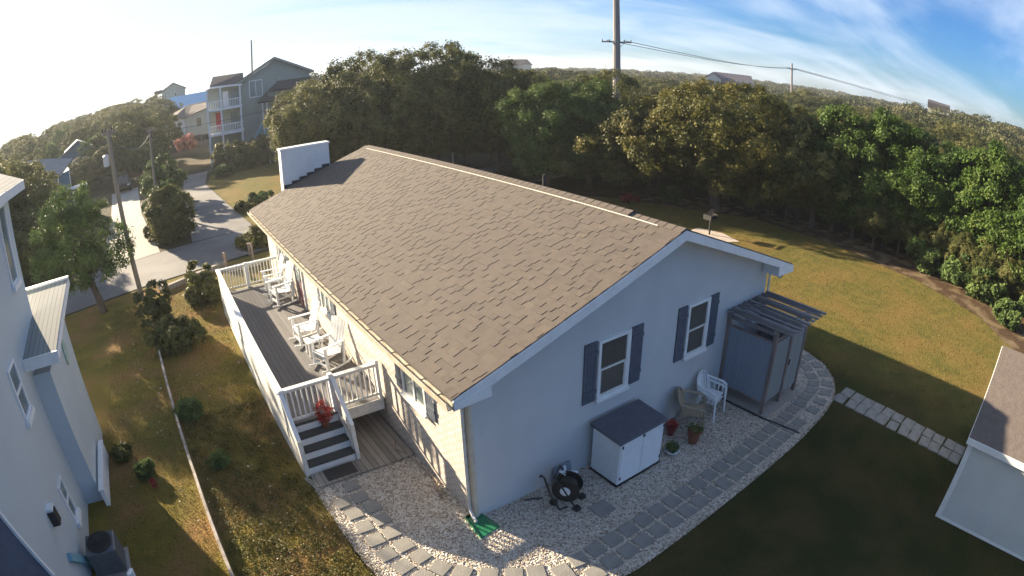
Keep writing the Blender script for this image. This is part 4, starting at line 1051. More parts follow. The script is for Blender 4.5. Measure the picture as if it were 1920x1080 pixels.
far_ = PA(80, 330)
for k, off in enumerate((-.9, 0.7)):
    a = (bx_ + off * .7 + .1, by_ - off * .7, 10.5)
    b = (x2 + off * .5, y2 - off * .8, 10.7)
    wire('power_line', ('upper', 'lower')[k] + ' power line from the thick pole to the distant pole', a, b, 0.9, .03, None)
    wire('power_line', ('first', 'second')[k] + ' power line running on from the distant pole to the right', b, (far_[0], far_[1], 9 + k), 1.6, .05, None)
wire('service_cable', 'drooping cable between the transformer pole and the slim pole', (-6.3, 18.5, 7.1), (-4.6, 37.7, 6.3), .8, .02)
wire('service_cable', 'thin cable running from the slim pole towards the oaks', (-4.6, 37.7, 6.2), (20, 62, 7), .9, .02)

# ------------------------------------------------------------------ neighbour's tall house at the left edge
nb = thing('neighbour_house', 'tall pale blue house close by with small tiled side roof', 'house', (-12, 0, 0))
MB().box(-17, -8.2, -9, 6.05, -0.1, 7.12).build('wall', nbm, nb)
po = MB().box(-8.2, -7.7, 4.4, 7.6, -0.1, 3.45).build('side_bay', nbm, nb)
MB().add([(-10.2, 4.1, 3.86), (-7.28, 4.07, 3.86), (-7.28, 7.6, 4.36), (-10.2, 7.6, 4.36), (-10.2, 4.1, 3.98), (-7.28, 4.07, 3.98), (-7.28, 7.6, 4.48), (-10.2, 7.6, 4.48)],
         [(3, 2, 1, 0), (4, 5, 6, 7), (0, 1, 5, 4), (1, 2, 6, 5), (2, 3, 7, 6), (3, 0, 4, 7)]).build('side_roof', shing2, nb)
MB().box(-8.2, -7.27, 4.03, 4.07, 3.72, 3.98).build('side_roof_fascia', white, nb)
MB().box(-10.2, -7.26, 7.52, 7.66, 4.47, 4.52).build('ridge_cap', white, nb)
MB().bar((-7.27, 4.05, 3.86), (-7.27, 7.6, 4.38), .03, .16).build('side_eave', white, nb)
MB().box(-8.2, -7.70, 6.05, 7.6, 3.45, 3.9).build('bay_top', nbm, nb)
MB().box(-17, -8.2, 6.05, 6.2, 0, 0.3).build('foundation', concrete, nb)
# main roof with white eaves
MB().add([(-7.8, -9.4, 7.3), (-7.8, 6.45, 7.3), (-12.6, 6.45, 9.5), (-12.6, -9.4, 9.5), (-17.4, -9.4, 7.3), (-17.4, 6.45, 7.3)], [(0, 1, 2, 3), (3, 2, 5, 4)]).build('roof', shing2, nb)
MB().box(-7.82, -7.78, -9.4, 6.45, 7.08, 7.29).box(-8.2, -7.82, -9.4, 6.41, 7.08, 7.12).build('eave_board', white, nb)
MB().add([(-7.8, 6.45, 7.08), (-7.8, 6.45, 7.29), (-12.6, 6.45, 9.49), (-12.6, 6.45, 9.25), (-7.8, 6.41, 7.08), (-7.8, 6.41, 7.29), (-12.6, 6.41, 9.49), (-12.6, 6.41, 9.25)], [(0, 1, 2, 3), (7, 6, 5, 4), (0, 3, 7, 4), (1, 5, 6, 2)]).build('rake_board', white, nb)


def nbwin(y0, y1, z0, z1, x=-8.2, double=True):
    f = MB(); t = .06
    f.box(x, x + .05, y0, y1, z1 - t, z1).box(x, x + .06, y0, y1, z0, z0 + t).box(x, x + .05, y0, y0 + t, z0 + t, z1 - t).box(x, x + .05, y1 - t, y1, z0 + t, z1 - t)
    if double: f.box(x, x + .045, y0 + t, y1 - t, (z0 + z1) / 2 - .03, (z0 + z1) / 2 + .03)
    w = f.build('window', white, nb); MB().box(x + .002, x + .012, y0 + t, y1 - t, z0 + t, z1 - t).build('pane', panel_b, w)
    MB().box(x, x + .11, y0 - .04, y1 + .04, z0 - .12, z0).build('window_sill', white, w)


nbwin(2.72, 3.36, 3.28, 4.34); nbwin(2.78, 3.28, .72, 1.66); nbwin(4.85, 5.5, 5.3, 7.0, double=False)
nv = MB().lathe([(0.3, 0), (0.34, .03), (.34, .05), (.0, .05)], (0, 0, 0), 20)
nv2 = MB(); nv2.v = [(-7.7 + z, 6.45 + y * .55, 3.0 + x) for (x, y, z) in nv.v]; nv2.f = nv.f
nv2.build('oval_window', mat('mint_glass', (.45, .62, .52), (.5, .65, .55), 3, .2), nb)
MB().box(-8.2, -8.02, 1.45, 1.68, 1.72, 2.02).build('wall_vent', darkm, nb)
MB().box(-8.2, -8.05, 1.5, 1.72, 1.80, 2.08).build('vent_hood', white, nb)
MB().add([(-7.9, -.55, 2.3), (-7.9, -5, 2.3), (-8.2, -5, 3.7), (-8.2, -.55, 3.7), (-7.9, -.55, 2.22), (-7.9, -5, 2.22), (-8.2, -5, 3.6), (-8.2, -.55, 3.6)], [(0, 1, 2, 3), (7, 6, 5, 4), (0, 4, 5, 1), (0, 3, 7, 4), (1, 5, 6, 2)]).build('porch_roof', mat('dark_blue_shingle', (.05, .08, .13), (.04, .06, .10), 6, .8, bump=.3), nb)
MB().bar((-8.19, -.52, 3.68), (-7.88, -.52, 2.26), .05, .1).build('porch_roof_trim', white, nb)
MB().bar((-8.14, 2.25, .05), (-8.14, 1.2, 1.15), .10, .16).build('stair_rail', tealh, nb)
lw = thing('low_garden_wall', 'short pale garden wall beside the neighbour house foot', 'wall', (-7.5, 5, 0))
MB().box(-7.62, -7.50, 4.1, 6.3, 0, .45).build('wall', plastic, lw)
MB().box(-7.64, -7.48, 4.08, 6.32, .45, .49).build('coping', white, lw)
acu = thing('air_conditioner', 'dark round-fan air conditioner unit beside the neighbour wall', 'air conditioner', (-7.62, 2.0, 0))
MB().box(-7.98, -7.22, 1.66, 2.32, .06, .70).build('cabinet', mat('grey_ac_metal', (.11, .12, .13), (.08, .09, .10), 6, .5), acu, bevel=.03)
MB().lathe([(.33, 0), (.33, .03), (.30, .03), (.30, .01)], (-7.6, 1.99, .70), 24).build('fan_ring', darkm, acu)
MB().lathe([(.29, 0), (.29, .012)], (-7.6, 1.99, .702), 24).build('fan_well', dark, acu)
fg = MB()
for i in range(8):
    a = i * math.pi / 8; fg.bar((-7.6 - .29 * math.cos(a), 1.99 - .29 * math.sin(a), .735), (-7.6 + .29 * math.cos(a), 1.99 + .29 * math.sin(a), .735), .012, .012)
fg.lathe([(.06, .73), (.06, .75)], (-7.6, 1.99, 0), 10)
fg.build('fan_grille', darkm, acu)
MB().box(-8.05, -7.15, 1.55, 2.43, 0, .06).build('pad', concrete, acu)
tag(MB().tube([(-7.05, 1.2, .0), (-7.0, 1.25, .45), (-7.05, 1.1, .5), (-7.1, 1.05, .0)], .05, 8).build('pipe', plastic, at=(-7.05, 1.2, 0)), 'white bent pipe rising from grass near the air conditioner', 'pipe')

# ------------------------------------------------------------------ houses further off, each in its own frame facing the drone
def far_house(name, label, az, D, cat='house'):
    x, y = PA(az, D)
    return thing(name, label, cat, (x, y, 0))


def finish(t, az):
    t.rotation_euler = (0, 0, -R_(az))


class LB(MB):
    """local frame: x to the right, y away, z up; shifted so that build() puts it at the parent's origin"""
    def put(s, name, m, t, top=None, **k):
        loc = Vector((0, 0, 0)); q = t
        while q is not None: loc = loc + Vector(q.location); q = q.parent
        s.v = [(v[0] + loc.x, v[1] + loc.y, v[2] + loc.z) for v in s.v]
        return s.build(name, m, t, **k)


def lwin(t, u0, u1, z0, z1, y, fm=white, pm=panel_b, mull=True):
    f = LB(); q = .1
    f.box(u0, u1, y - .06, y, z1 - q, z1).box(u0, u1, y - .06, y, z0, z0 + q).box(u0, u0 + q, y - .06, y, z0 + q, z1 - q).box(u1 - q, u1, y - .06, y, z0 + q, z1 - q)
    if mull: f.box((u0 + u1) / 2 - .04, (u0 + u1) / 2 + .04, y - .05, y, z0 + q, z1 - q)
    w = f.put('window', fm, t); LB().box(u0 + q, u1 - q, y - .02, y - .005, z0 + q, z1 - q).put('pane', pm, w)


AZG = 8.8
gh = far_house('grey_house', 'three-storey sage grey house with white balconies on stilts', AZG, 68)
LB().prism([(.35, -.5), (8.4, -.5), (8.4, 9.1), (4.3, 11.0), (.35, 9.0)], 'y', 0, 11).put('wall', greyh, gh)
LB().prism([(-.15, 8.85), (4.3, 11.15), (4.3, 11.4), (-.15, 9.1)], 'y', -.4, 11.4).prism([(8.9, 8.95), (4.3, 11.15), (4.3, 11.4), (8.9, 9.2)], 'y', -.4, 11.4).put('roof', shingd, gh)
LB().prism([(-.15, 8.8), (4.3, 11.1), (4.3, 11.3), (-.15, 9.0)], 'y', -.45, -.4).prism([(8.9, 8.9), (4.3, 11.1), (4.3, 11.3), (8.9, 9.1)], 'y', -.45, -.4).put('rake_board', greyh, gh)
LB().prism([(-3.4, 9.0), (.35, 8.7), (.35, 8.85), (-3.4, 9.15)], 'y', -.6, 4).add([(-3.5, -.6, 9.1), (.6, -.6, 8.85), (.6, 3.2, 10.2), (-3.2, 3.2, 10.3)], [(0, 1, 2, 3)]).put('porch_roof', shingd, gh)
LB().prism([(-3.5, 8.85), (.4, 8.65), (.4, 8.85), (-3.5, 9.08)], 'y', -.68, -.6).put('porch_fascia', white, gh)
lwin(gh, 1.2, 2.8, 7.0, 9.0, 0)
LB().add([(3.3, -2.0, 7.55), (8.6, -2.0, 7.5), (8.6, 0, 8.5), (4.6, 0, 8.5)], [(0, 1, 2, 3)]).box(3.3, 8.6, -2.02, -2.0, 7.35, 7.55).put('side_roof', shingd, gh)
LB().add([(2.0, -2.4, 6.5), (8.8, -2.4, 6.3), (8.8, -.2, 7.45), (3.3, -.2, 7.45)], [(0, 1, 2, 3)]).box(2.0, 8.8, -2.44, -2.4, 6.28, 6.45).put('side_roof', shingd, gh)
LB().box(3.4, 8.4, -1.6, 0, 6.6, 7.35).box(3.2, 8.5, -.5, 0, 0, 6.4).put('side_wing', greyh, gh)
for u in (2.6, 3.1): LB().box(u - .06, u + .06, -2.3, -2.18, 2.4, 6.3).put('post', white, gh)
sg = LB()
for s_ in (0, .9): sg.bar((2.6 + s_, -2.2, 4.1), (1.2 + s_, -3.6, 2.0), .12, .35)
for i in range(6): sg.bar((2.5 - i * .22, -2.3 - i * .22, 3.9 - i * .3), (3.5 - i * .22, -2.3 - i * .22, 3.9 - i * .3), .25, .05)
sg.put('stairs', tealh, gh)
for zf, zr in ((6.2, 7.35), (3.4, 4.6)):
    b = LB().box(-3.9, .3, -1.6, 3, zf, zf + .25).put('balcony', white, gh)
    r_ = LB().box(-3.9, .3, -1.6, -1.5, zr - .1, zr).box(-3.9, -3.8, -1.6, 3, zr - .1, zr)
    for i in range(21): r_.box(-3.88 + i * .2, -3.82 + i * .2, -1.58, -1.52, zf + .25, zr - .1)
    for i in range(22): r_.box(-3.88, -3.82, -1.5 + i * .2, -1.44 + i * .2, zf + .25, zr - .1)
    r_.put('railing', white, b)
for u in (-3.8, -2.2, .1):
    for yy in (-1.5, 2.8): LB().box(u - .1, u + .1, yy - .1, yy + .1, -.3, 8.8).put('post', white, gh)
for (u0, u1, z0, z1, m_) in ((-3.0, -2.2, 4.0, 5.9, redc), (-1.0, -.2, 6.5, 8.3, panel_b), (-2.0, -1.3, 6.5, 8.3, white), (-1.2, -.4, 3.7, 5.7, panel_b)):
    LB().box(u0, u1, .9, .96, z0, z1).put('glass_door' if m_ is panel_b else 'curtain', m_, gh)
LB().box(-3.9, .35, 1.0, 9, 0, 8.9).put('wall', greyh, gh)
finish(gh, AZG)
sfx, sfy = PA(7.3, 66)
sfb = MB().lathe([(.02, 0), (.22, .5), (.26, 1.2), (.2, 1.9), (.02, 2.4)], (0, 0, 0), 12)
sfb.v = [(sfx + v[0] * .9, sfy + v[1] * .2, .6 + v[2]) for v in sfb.v]
tag(sfb.build('surfboard', mat('cream_board', (.75, .62, .35), (.7, .55, .3), 1, .4), at=(sfx, sfy, 0)), 'cream surfboard standing upright under the grey house balcony', 'surfboard')

chh = far_house('cream_cottage', 'small cream cottage on stilts with porch left of the grey house', 3.1, 95)
zc = -.2
LB().box(0, 5.6, 0, 6, 2.2, 5.4).prism([(0, 5.4), (5.6, 6.6), (5.6, 5.4)], 'y', 0, 6).put('wall', creamh, chh)
LB().add([(-.25, -.4, 5.35), (5.9, -.4, 6.75), (5.9, 6, 7.3), (.6, 6, 7.2), (-.25, -.4, 5.2), (5.9, -.4, 6.6), (5.9, 6, 7.15), (.6, 6, 7.0)], [(0, 1, 2, 3), (7, 6, 5, 4), (0, 4, 5, 1), (0, 3, 7, 4)]).add([(-2.3, -.2, 5.45), (-.2, -.4, 5.2), (.5, 4, 7.1), (-1.8, 4, 6.4)], [(0, 1, 2, 3)]).put('roof', ledm, chh)
lwin(chh, 2.1, 2.8, 3.6, 4.9, 0, darkm, pane, False)
LB().box(-1.6, 0, .3, 5, 2.6, 5.3).put('porch_wall', white, chh)
lwin(chh, -1.2, -.7, 3.2, 4.9, .3, white, pane, False)
LB().box(-3.9, -1.6, 0, 4, 2.7, 2.95).put('porch_floor', white, chh)
rr = LB()
for i in range(9): rr.box(-3.9 + i * .28, -3.84 + i * .28, 0, .06, 2.95, 3.9)
rr.box(-3.9, -1.6, 0, .08, 3.85, 3.95).put('railing', white, chh)
for u in (.1, 2.6, 5.4): LB().box(u - .12, u + .12, .1, .34, -.5, 2.2).put('post', woodm, chh)
LB().bar((-1.9, -.3, 2.8), (-1.3, -1.8, .6), 1.2, .12).put('stairs', greyh, chh)
finish(chh, 3.1)

blr = far_house('blue_roofed_house', 'long teal house with bright blue metal roof on the hill', 3.3, 120)
LB().box(-4.8, 12, 0, 7, 2.4, 6.9).put('wall', tealh, blr)
LB().add([(-5.1, -.5, 6.9), (12.2, -.5, 6.5), (12.2, 4, 9.1), (-4.8, 4, 9.3), (-5.1, -.5, 6.7), (12.2, -.5, 6.3), (12.2, 4, 8.9), (-4.8, 4, 9.1)], [(0, 1, 2, 3), (7, 6, 5, 4), (0, 4, 5, 1), (0, 3, 7, 4)]).put('roof', shingb, blr)
for u in (-4.0, -2.0, -.6): lwin(blr, u, u + .9, 5.0, 6.3, 0)
for u in (-4.0, -2.0): lwin(blr, u, u + 1.0, 3.0, 4.4, 0)
finish(blr, 3.3)

tw = far_house('hilltop_house', 'cream hilltop house with small gable above the blue roof', 2.1, 150)
LB().prism([(-3, 6), (3.3, 6), (3.3, 11.2), (.1, 12.9), (-3, 11.3)], 'y', 0, 7).put('wall', creamh, tw)
LB().prism([(-3.3, 11.3), (.1, 13.0), (3.6, 11.1), (3.6, 11.35), (.1, 13.25), (-3.3, 11.55)], 'y', -.3, 7.3).prism([(-5.1, 11.0), (-3, 11.1), (-3, 12.0), (-5.1, 11.9)], 'y', -.3, 4).put('roof', shingd, tw)
lwin(tw, .3, 1.0, 9.6, 10.6, 0, white, pane, False)
LB().box(-5, -3, 0, 3, 6, 9.0).put('porch', white, tw)
finish(tw, 2.1)

bcg = far_house('blue_cottage', 'dark blue cottage with grey roof and white corner trim among trees', -11.1, 55)
LB().prism([(-2.9, 0), (.2, 0), (.2, 4.25), (-2.9, 4.9)], 'y', 0, 5).prism([(.2, 0), (1.5, 0), (1.5, 4.4), (.2, 4.25)], 'y', .2, 5).put('wall', blueh, bcg)
LB().add([(-1.2, -.4, 4.75), (.55, -.4, 4.3), (2.0, 3.2, 5.25), (-.7, 3.2, 5.9), (-1.2, -.4, 4.6), (.55, -.4, 4.15), (2.0, 3.2, 5.1), (-.7, 3.2, 5.75)], [(0, 1, 2, 3), (7, 6, 5, 4), (0, 4, 5, 1), (1, 5, 6, 2), (0, 3, 7, 4)]).add([(-3.1, -.4, 5.2), (-1.2, -.4, 4.76), (-.7, 3.2, 5.9), (-3.0, 3.2, 6.3)], [(0, 1, 2, 3)]).put('roof', mat('pale_grey_shingle', (.30, .29, .28), (.24, .23, .22), 6, .9), bcg)
LB().box(.12, .24, -.05, 0, .8, 4.2).put('corner_trim', white, bcg)
LB().box(1.42, 1.5, .12, .2, 1, 4.4).put('corner_trim', white, bcg)
lwin(bcg, -1.72, -.96, 2.9, 4.2, 0, white, pane)
LB().box(.5, 3.1, -1.2, .2, 2.7, 2.85).put('deck_roof', white, bcg)
LB().box(1.5, 3.0, .1, 3, 0, 2.6).put('side_room', blueh, bcg)
LB().add([(-2.6, -.5, 2.4), (-1.4, -1.6, 1.1), (-1.2, -1.5, 1.9), (-2.4, -.4, 3.1)], [(0, 1, 2, 3)]).bar((-2.5, -.4, 2.1), (-1.4, -1.6, 1.0), .8, .1).put('stair', white, bcg)
finish(bcg, -11.1)

bg_ = far_house('blue_gabled_house', 'faded blue gabled house half hidden by trees', -8.5, 80)
LB().prism([(-2.9, 0), (3.2, 0), (3.2, 4.3), (.2, 5.9), (-2.9, 4.3)], 'y', 0, 8).put('wall', blueh, bg_)
LB().prism([(-3.3, 4.15), (.2, 6.05), (3.6, 4.2), (3.6, 4.45), (.2, 6.3), (-3.3, 4.4)], 'y', -.4, 8).put('roof', mat('grey_blue_roof', (.2, .24, .27), (.16, .19, .22), 5, .8), bg_)
lwin(bg_, -.9, .1, 2.5, 3.9, 0)
lwin(bg_, .8, 1.6, 2.5, 3.9, 0)
finish(bg_, -8.5)

hf = far_house('hillside_house', 'pale blue hillside house with gable window and chimney', -5.3, 120)
LB().prism([(-2.3, 3.5), (3.0, 3.5), (3.0, 6.3), (1.1, 7.7), (-2.3, 6.3)], 'y', 0, 7).box(-.9, .1, 2, 4, 6, 8.7).put('wall', tealh, hf)
LB().prism([(-2.6, 6.3), (1.1, 7.85), (3.3, 6.2), (3.3, 6.5), (1.1, 8.15), (-2.6, 6.6)], 'y', -.4, 7).put('roof', shingd, hf)
lwin(hf, .5, 1.6, 5.0, 6.2, 0, white, pane)
finish(hf, -5.3)

rrh = far_house('red_roofed_house', 'cream house with long red-brown roof on the skyline', 35.7, 260)
LB().box(-6.5, 6.5, 0, 9, 3, 8.4).prism([(0, 0), (0, 0.01), (0.01, 0)], 'y', 0, .01).put('wall', creamh, rrh)
LB().add([(-7, -.6, 8.3), (2.4, -.6, 8.1), (4.8, 4, 10.9), (-6.9, 4, 11.0)], [(0, 1, 2, 3)]).add([(2.4, -.6, 8.1), (7.4, 4.5, 8.1), (4.8, 4, 10.9)], [(0, 1, 2)]).put('roof', shingr, rrh)
for u in (-4, -1): lwin(rrh, u, u + 1.6, 6.2, 7.6, 0)
finish(rrh, 35.7)

whh = far_house('white_house', 'white house with dark crossed gables on the wooded skyline', 56.3, 170)
LB().prism([(-7.6, 2), (-2.7, 2), (-2.7, 6.4), (-5, 8.0), (-7.6, 6.2)], 'y', 0, 8).box(-2.7, 7, 1.5, 8, 2, 6.4).put('wall', shedm, whh)
LB().prism([(-7.9, 6.2), (-5, 8.15), (-2.5, 6.3), (-2.5, 6.55), (-5, 8.4), (-7.9, 6.45)], 'y', -.4, 8).add([(-3, 1, 6.0), (7.2, 1, 5.9), (6.3, 5, 8.3), (-4.9, 5, 8.5)], [(0, 1, 2, 3)]).put('roof', mat('slate_grey_roof', (.13, .12, .14), (.10, .09, .11), 4, .9), whh)
LB().add([(-3.2, .6, 6.9), (-1.2, -.6, 4.5), (3.4, .7, 5.4), (.2, 1.6, 7.0)], [(0, 1, 2, 3)]).put('dormer_roof', mat('violet_grey_roof', (.10, .09, .13), (.08, .07, .11), 4, .9), whh)
lwin(whh, -6.2, -4.9, 4.6, 6.0, 0, darkm, pane)
lwin(whh, -3.9, -3.2, 4.6, 5.8, 0, darkm, pane, False)
finish(whh, 56.3)

srh = far_house('dark_roofed_house', 'low house showing only its dark roof above the ridge trees', 77.5, 160)
LB().add([(-2.5, 0, 9.5), (4.2, 0, 9.1), (4.4, 3, 9.7), (-2.3, 3, 10.2), (-2.5, 0, 8.0), (4.2, 0, 7.9), (4.4, 3, 8), (-2.3, 3, 8)], [(0, 1, 2, 3), (0, 4, 5, 1), (0, 3, 7, 4), (1, 5, 6, 2)]).put('roof', shingd, srh)
LB().box(-2.3, 4.0, .2, 3, 4, 8.5).put('wall', creamh, srh)
finish(srh, 77.5)

# things by the lane
cr = thing('parked_car', 'dark car parked in shade at the top of the pale driveway', 'car', (-8.6, 57, 0))
MB().add([(-9.5, 55, .4), (-7.7, 55, .4), (-7.7, 59.4, .4), (-9.5, 59.4, .4), (-9.5, 55, .95), (-7.7, 55, .95), (-7.7, 59.4, 1.0), (-9.5, 59.4, 1.0)], [(3, 2, 1, 0), (4, 5, 6, 7), (0, 1, 5, 4), (1, 2, 6, 5), (2, 3, 7, 6), (3, 0, 4, 7)]).build('body', carp, cr, bevel=.12)
MB().add([(-9.4, 55.9, .98), (-7.8, 55.9, .98), (-7.8, 59.2, 1.0), (-9.4, 59.2, 1.0), (-9.2, 56.6, 1.6), (-8.0, 56.6, 1.6), (-8.0, 58.7, 1.6), (-9.2, 58.7, 1.6)], [(4, 5, 6, 7), (0, 1, 5, 4), (1, 2, 6, 5), (2, 3, 7, 6), (3, 0, 4, 7)]).build('cabin', pane, cr)
MB().box(-9.3, -7.9, 54.95, 54.99, .6, .75).build('bumper', darkm, cr)
for x in (-9.45, -7.75):
    for y in (55.9, 58.4): MB().tube([(x - .1, y, .34), (x + .1, y, .34)], .34, 14).build('wheel', dark, cr)
for x in (-9.3, -8.0): MB().box(x, x + .3, 54.94, 55.0, .72, .86).build('headlight', plastic, cr)
lc = thing('lawn_chair', 'purple and white lawn chair beside the hedge beyond the chimney', 'chair', (8.3, 53, 0))
MB().box(8.0, 8.6, 52.7, 53.2, .45, .5).build('seat', plastic, lc)
MB().bar((8.3, 53.2, .5), (8.3, 53.45, 1.5), .85, .06, up=(0, 1, .2)).build('backrest', purp, lc)
for x in (8.03, 8.57):
    for y in (52.73, 53.17): MB().box(x - .03, x + .03, y - .03, y + .03, 0, .45).build('leg', plastic, lc)
    MB().box(x - .05, x + .05, 52.65, 53.3, .72, .76).build('armrest', plastic, lc)
fx = thing('picket_fence', 'dark low fence at the far side of the lane below the cottage', 'fence', (4, 80, 0))
fm_ = MB().box(-1, 9, 82, 82.1, 1.3, 1.45)
for i in range(34): fm_.box(-1 + i * .3, -.78 + i * .3, 82.02, 82.07, 0, 1.5)
fm_.build('boards', woodm, fx)
for i in range(5): MB().box(-1 + i * 2.4, -.85 + i * 2.4, 82.1, 82.25, 0, 1.7).build('post', woodm, fx)

# ------------------------------------------------------------------ vegetation
def tree(name, label, x, y, h, r, m, lobes, nc=700, per=14, spread=.22, size=.13, group=None, seed=0, z=0, trunk_h=None, lean=(0, 0), asp=.55, cat='tree', inner=.25, billow=.6):
    t = thing(name, label, cat, (0, 0, 0), group)
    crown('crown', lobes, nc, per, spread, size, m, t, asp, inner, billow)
    trunk_mb(trunk_h or h * .75, r, max(0.3, 1.4 * h / 7), seed=seed, lean=lean).build('trunk', trunkm, t)
    t.location = (x, y, z)
    return t


# three woodland prototypes of each kind, then copies
protos = {}
for kind, m, R, H, z0, nl in (('oak', leafO, 3.9, 4.6, 2.2, 9), ('scrub', leafB, 3.2, 3.6, 1.9, 7), ('green', leafG, 2.0, 5.2, 1.0, 7), ('cedar', leafC, 2.5, 5.4, 0.9, 8)):
    for v in range(3):
        lob = rand_lobes(nl, R, H, z0, (.3, .5), seed=v * 7 + len(kind))
        if kind == 'green': lob += [(0, 0, z0 + H * .85, R * .45, R * .45, H * .28), (.5, .3, z0 + H * .8, R * .4, R * .4, H * .3)]
        protos[kind, v] = (m, lob, z0 + H)
PROTO = {}
WOOD_LAB = {
    'oak': 'dark green wind-shaped live oak', 'scrub': 'brownish scrub tree', 'green': 'bright green upright bush tree', 'cedar': 'dark green cedar'}


def plant(kind, v, x, y, label, sc=1.0, szc=None, group=None, rz=None, z=None, dens=1.0):
    key = (kind, v)
    if z is None: z = hill(x, y)
    if key not in PROTO:
        m, lob, h = protos[key]
        t = tree({'oak': 'oak_tree', 'scrub': 'scrub_tree', 'green': 'bush_tree', 'cedar': 'cedar_tree'}[kind], label, 0, 0, h, .2 if kind != 'green' else .1, m, lob,
                 nc={'oak': 2300, 'scrub': 1500, 'green': 1500, 'cedar': 1700}[kind], per=15, spread={'oak': .11, 'scrub': .11, 'green': .12, 'cedar': .13}[kind],
                 size={'oak': .085, 'scrub': .085, 'green': .085, 'cedar': .10}[kind], asp={'oak': .55, 'scrub': .5, 'green': .5, 'cedar': .28}[kind], seed=v, billow={'oak': .62, 'scrub': .6, 'green': .42, 'cedar': .45}[kind])
        PROTO[key] = t
    else:
        t = copy_tree(PROTO[key])
    t.location = (x, y, z); t.scale = (sc, sc, szc or sc); t.rotation_euler = (0, 0, random.uniform(0, 6.28) if rz is None else rz)
    t['label'] = label
    if group: t['group'] = group
    elif 'group' in t: del t['group']
    return t


# big oak mass behind the house
G1 = 'live oaks massed behind the house'
for i, (x, y, s, sz_, lab) in enumerate([
    (8.8, 38.0, 1.0, 1.08, 'dark live oak at the left end of the oak mass, nearest the grey house'),
    (13.0, 36.0, 1.2, 1.34, 'broad dark live oak behind the ridge end of the roof'),
    (17.4, 33.5, 1.25, 1.42, 'tallest live oak, its crown topping the oak mass behind the house'),
    (20.6, 29.8, .98, 1.2, 'live oak closing the right end of the oak mass beside the cedar'),
    (15.5, 41.5, 1.1, 1.30, 'live oak standing behind the oak mass'), (11.0, 45.0, 1.0, 1.12, 'live oak standing behind the oak mass'),
    (21.5, 38, 1.1, 1.18, 'live oak standing behind the oak mass'), (26.5, 33.5, 1.0, 1.02, 'live oak standing behind the oak mass'), (17, 48, 1.1, 1.2, 'live oak standing behind the oak mass')]):
    plant('oak', i % 3, x, y, lab, s, sz_, G1 if i > 3 else None)
# low understorey that darkens the base
for i in range(12):
    a = i / 11; plant('oak', i % 3, 8.5 + a * 14 + random.uniform(-.6, .6), 40 - a * 9.5 + random.uniform(-.5, .5), 'low dark oak scrub filling the shade under the oak mass', .62, .62, 'low oak scrub under the oaks')
# cedar clump in the middle
plant('cedar', 0, 19.3, 22.2, 'feathery green cedar at the left of the cedar clump beside the dark oaks', 1.12, 1.08)
plant('cedar', 1, 21.6, 20.6, 'feathery green cedar in the middle of the cedar clump, below the thick pole', 1.05, 1.12)
plant('oak', 1, 24.6, 21.5, 'olive green oak behind the cedar clump and left of the yellow oak', .95, 1.06)
plant('oak', 0, 23.6, 17.2, 'dark small-leaved oak between the cedar clump and the yellow oak', .78, .86)
# yellow-tinged oak reaching out over the lawn
ylob = [(0, 0, 5.6, 3.6, 3.2, 1.7), (-2.6, 2.2, 4.5, 2.2, 2.0, 1.2), (-4.2, 3.3, 3.7, 1.7, 1.5, .9), (2.6, -2.6, 4.9, 2.6, 2.3, 1.5), (1.2, 2.4, 5.4, 2.6, 2.4, 1.5), (-1.4, -1.8, 4.7, 2.5, 2.3, 1.4), (4.0, -4.8, 4.3, 2.3, 2.1, 1.6), (-2.8, .2, 4.4, 1.9, 1.8, 1.2), (2.8, .2, 5.9, 2.2, 2, 1.3)]
ylob += [(3.6, -7.0, 4.0, 2.0, 1.9, 1.6), (1.4, -4.2, 3.8, 2.0, 1.8, 1.3), (-.6, 3.6, 4.6, 2.2, 1.9, 1.4), (4.8, -1.8, 4.6, 2.2, 2.4, 1.6), (1.0, -.6, 6.3, 2.2, 2.2, 1.0)]
ylob += [(-1.6, -.8, 2.9, 1.9, 1.8, 1.2), (-1.6, 1.6, 3.0, 1.8, 1.6, 1.1)]
ylob += [(.5, -3.0, 3.0, 2.4, 2.2, 1.6), (2.6, -5.6, 2.9, 2.2, 2.0, 1.7), (4.6, -7.6, 2.9, 1.9, 1.8, 1.7), (2.0, 1.5, 3.2, 2.3, 2.2, 1.8), (-3.6, 1.6, 3.4, 1.5, 1.4, .9), (.2, 4.0, 3.0, 1.9, 1.8, 1.6), (3.4, -1.0, 3.2, 2.2, 2.2, 1.8)]
tree('oak_tree', 'wide oak with yellow tinged leaves leaning out over the mulch bed', 24.2, 12.2, 7.2, .26, leafY, ylob, 6000, 15, .11, .085, seed=5, trunk_h=4.6, lean=(-.6, .4), inner=.12).scale = (1.1, 1.12, 1.0)
for i, (x, y) in enumerate([(26.3, 13.0), (26.0, 10.6), (25.4, 15.4), (27.0, 12.0), (26.6, 8.6)]):
    plant('oak', i % 3, x, y, 'dark leafy bush in the deep shade beneath the yellow oak', .5, .52, 'dark bushes beneath the yellow oak')
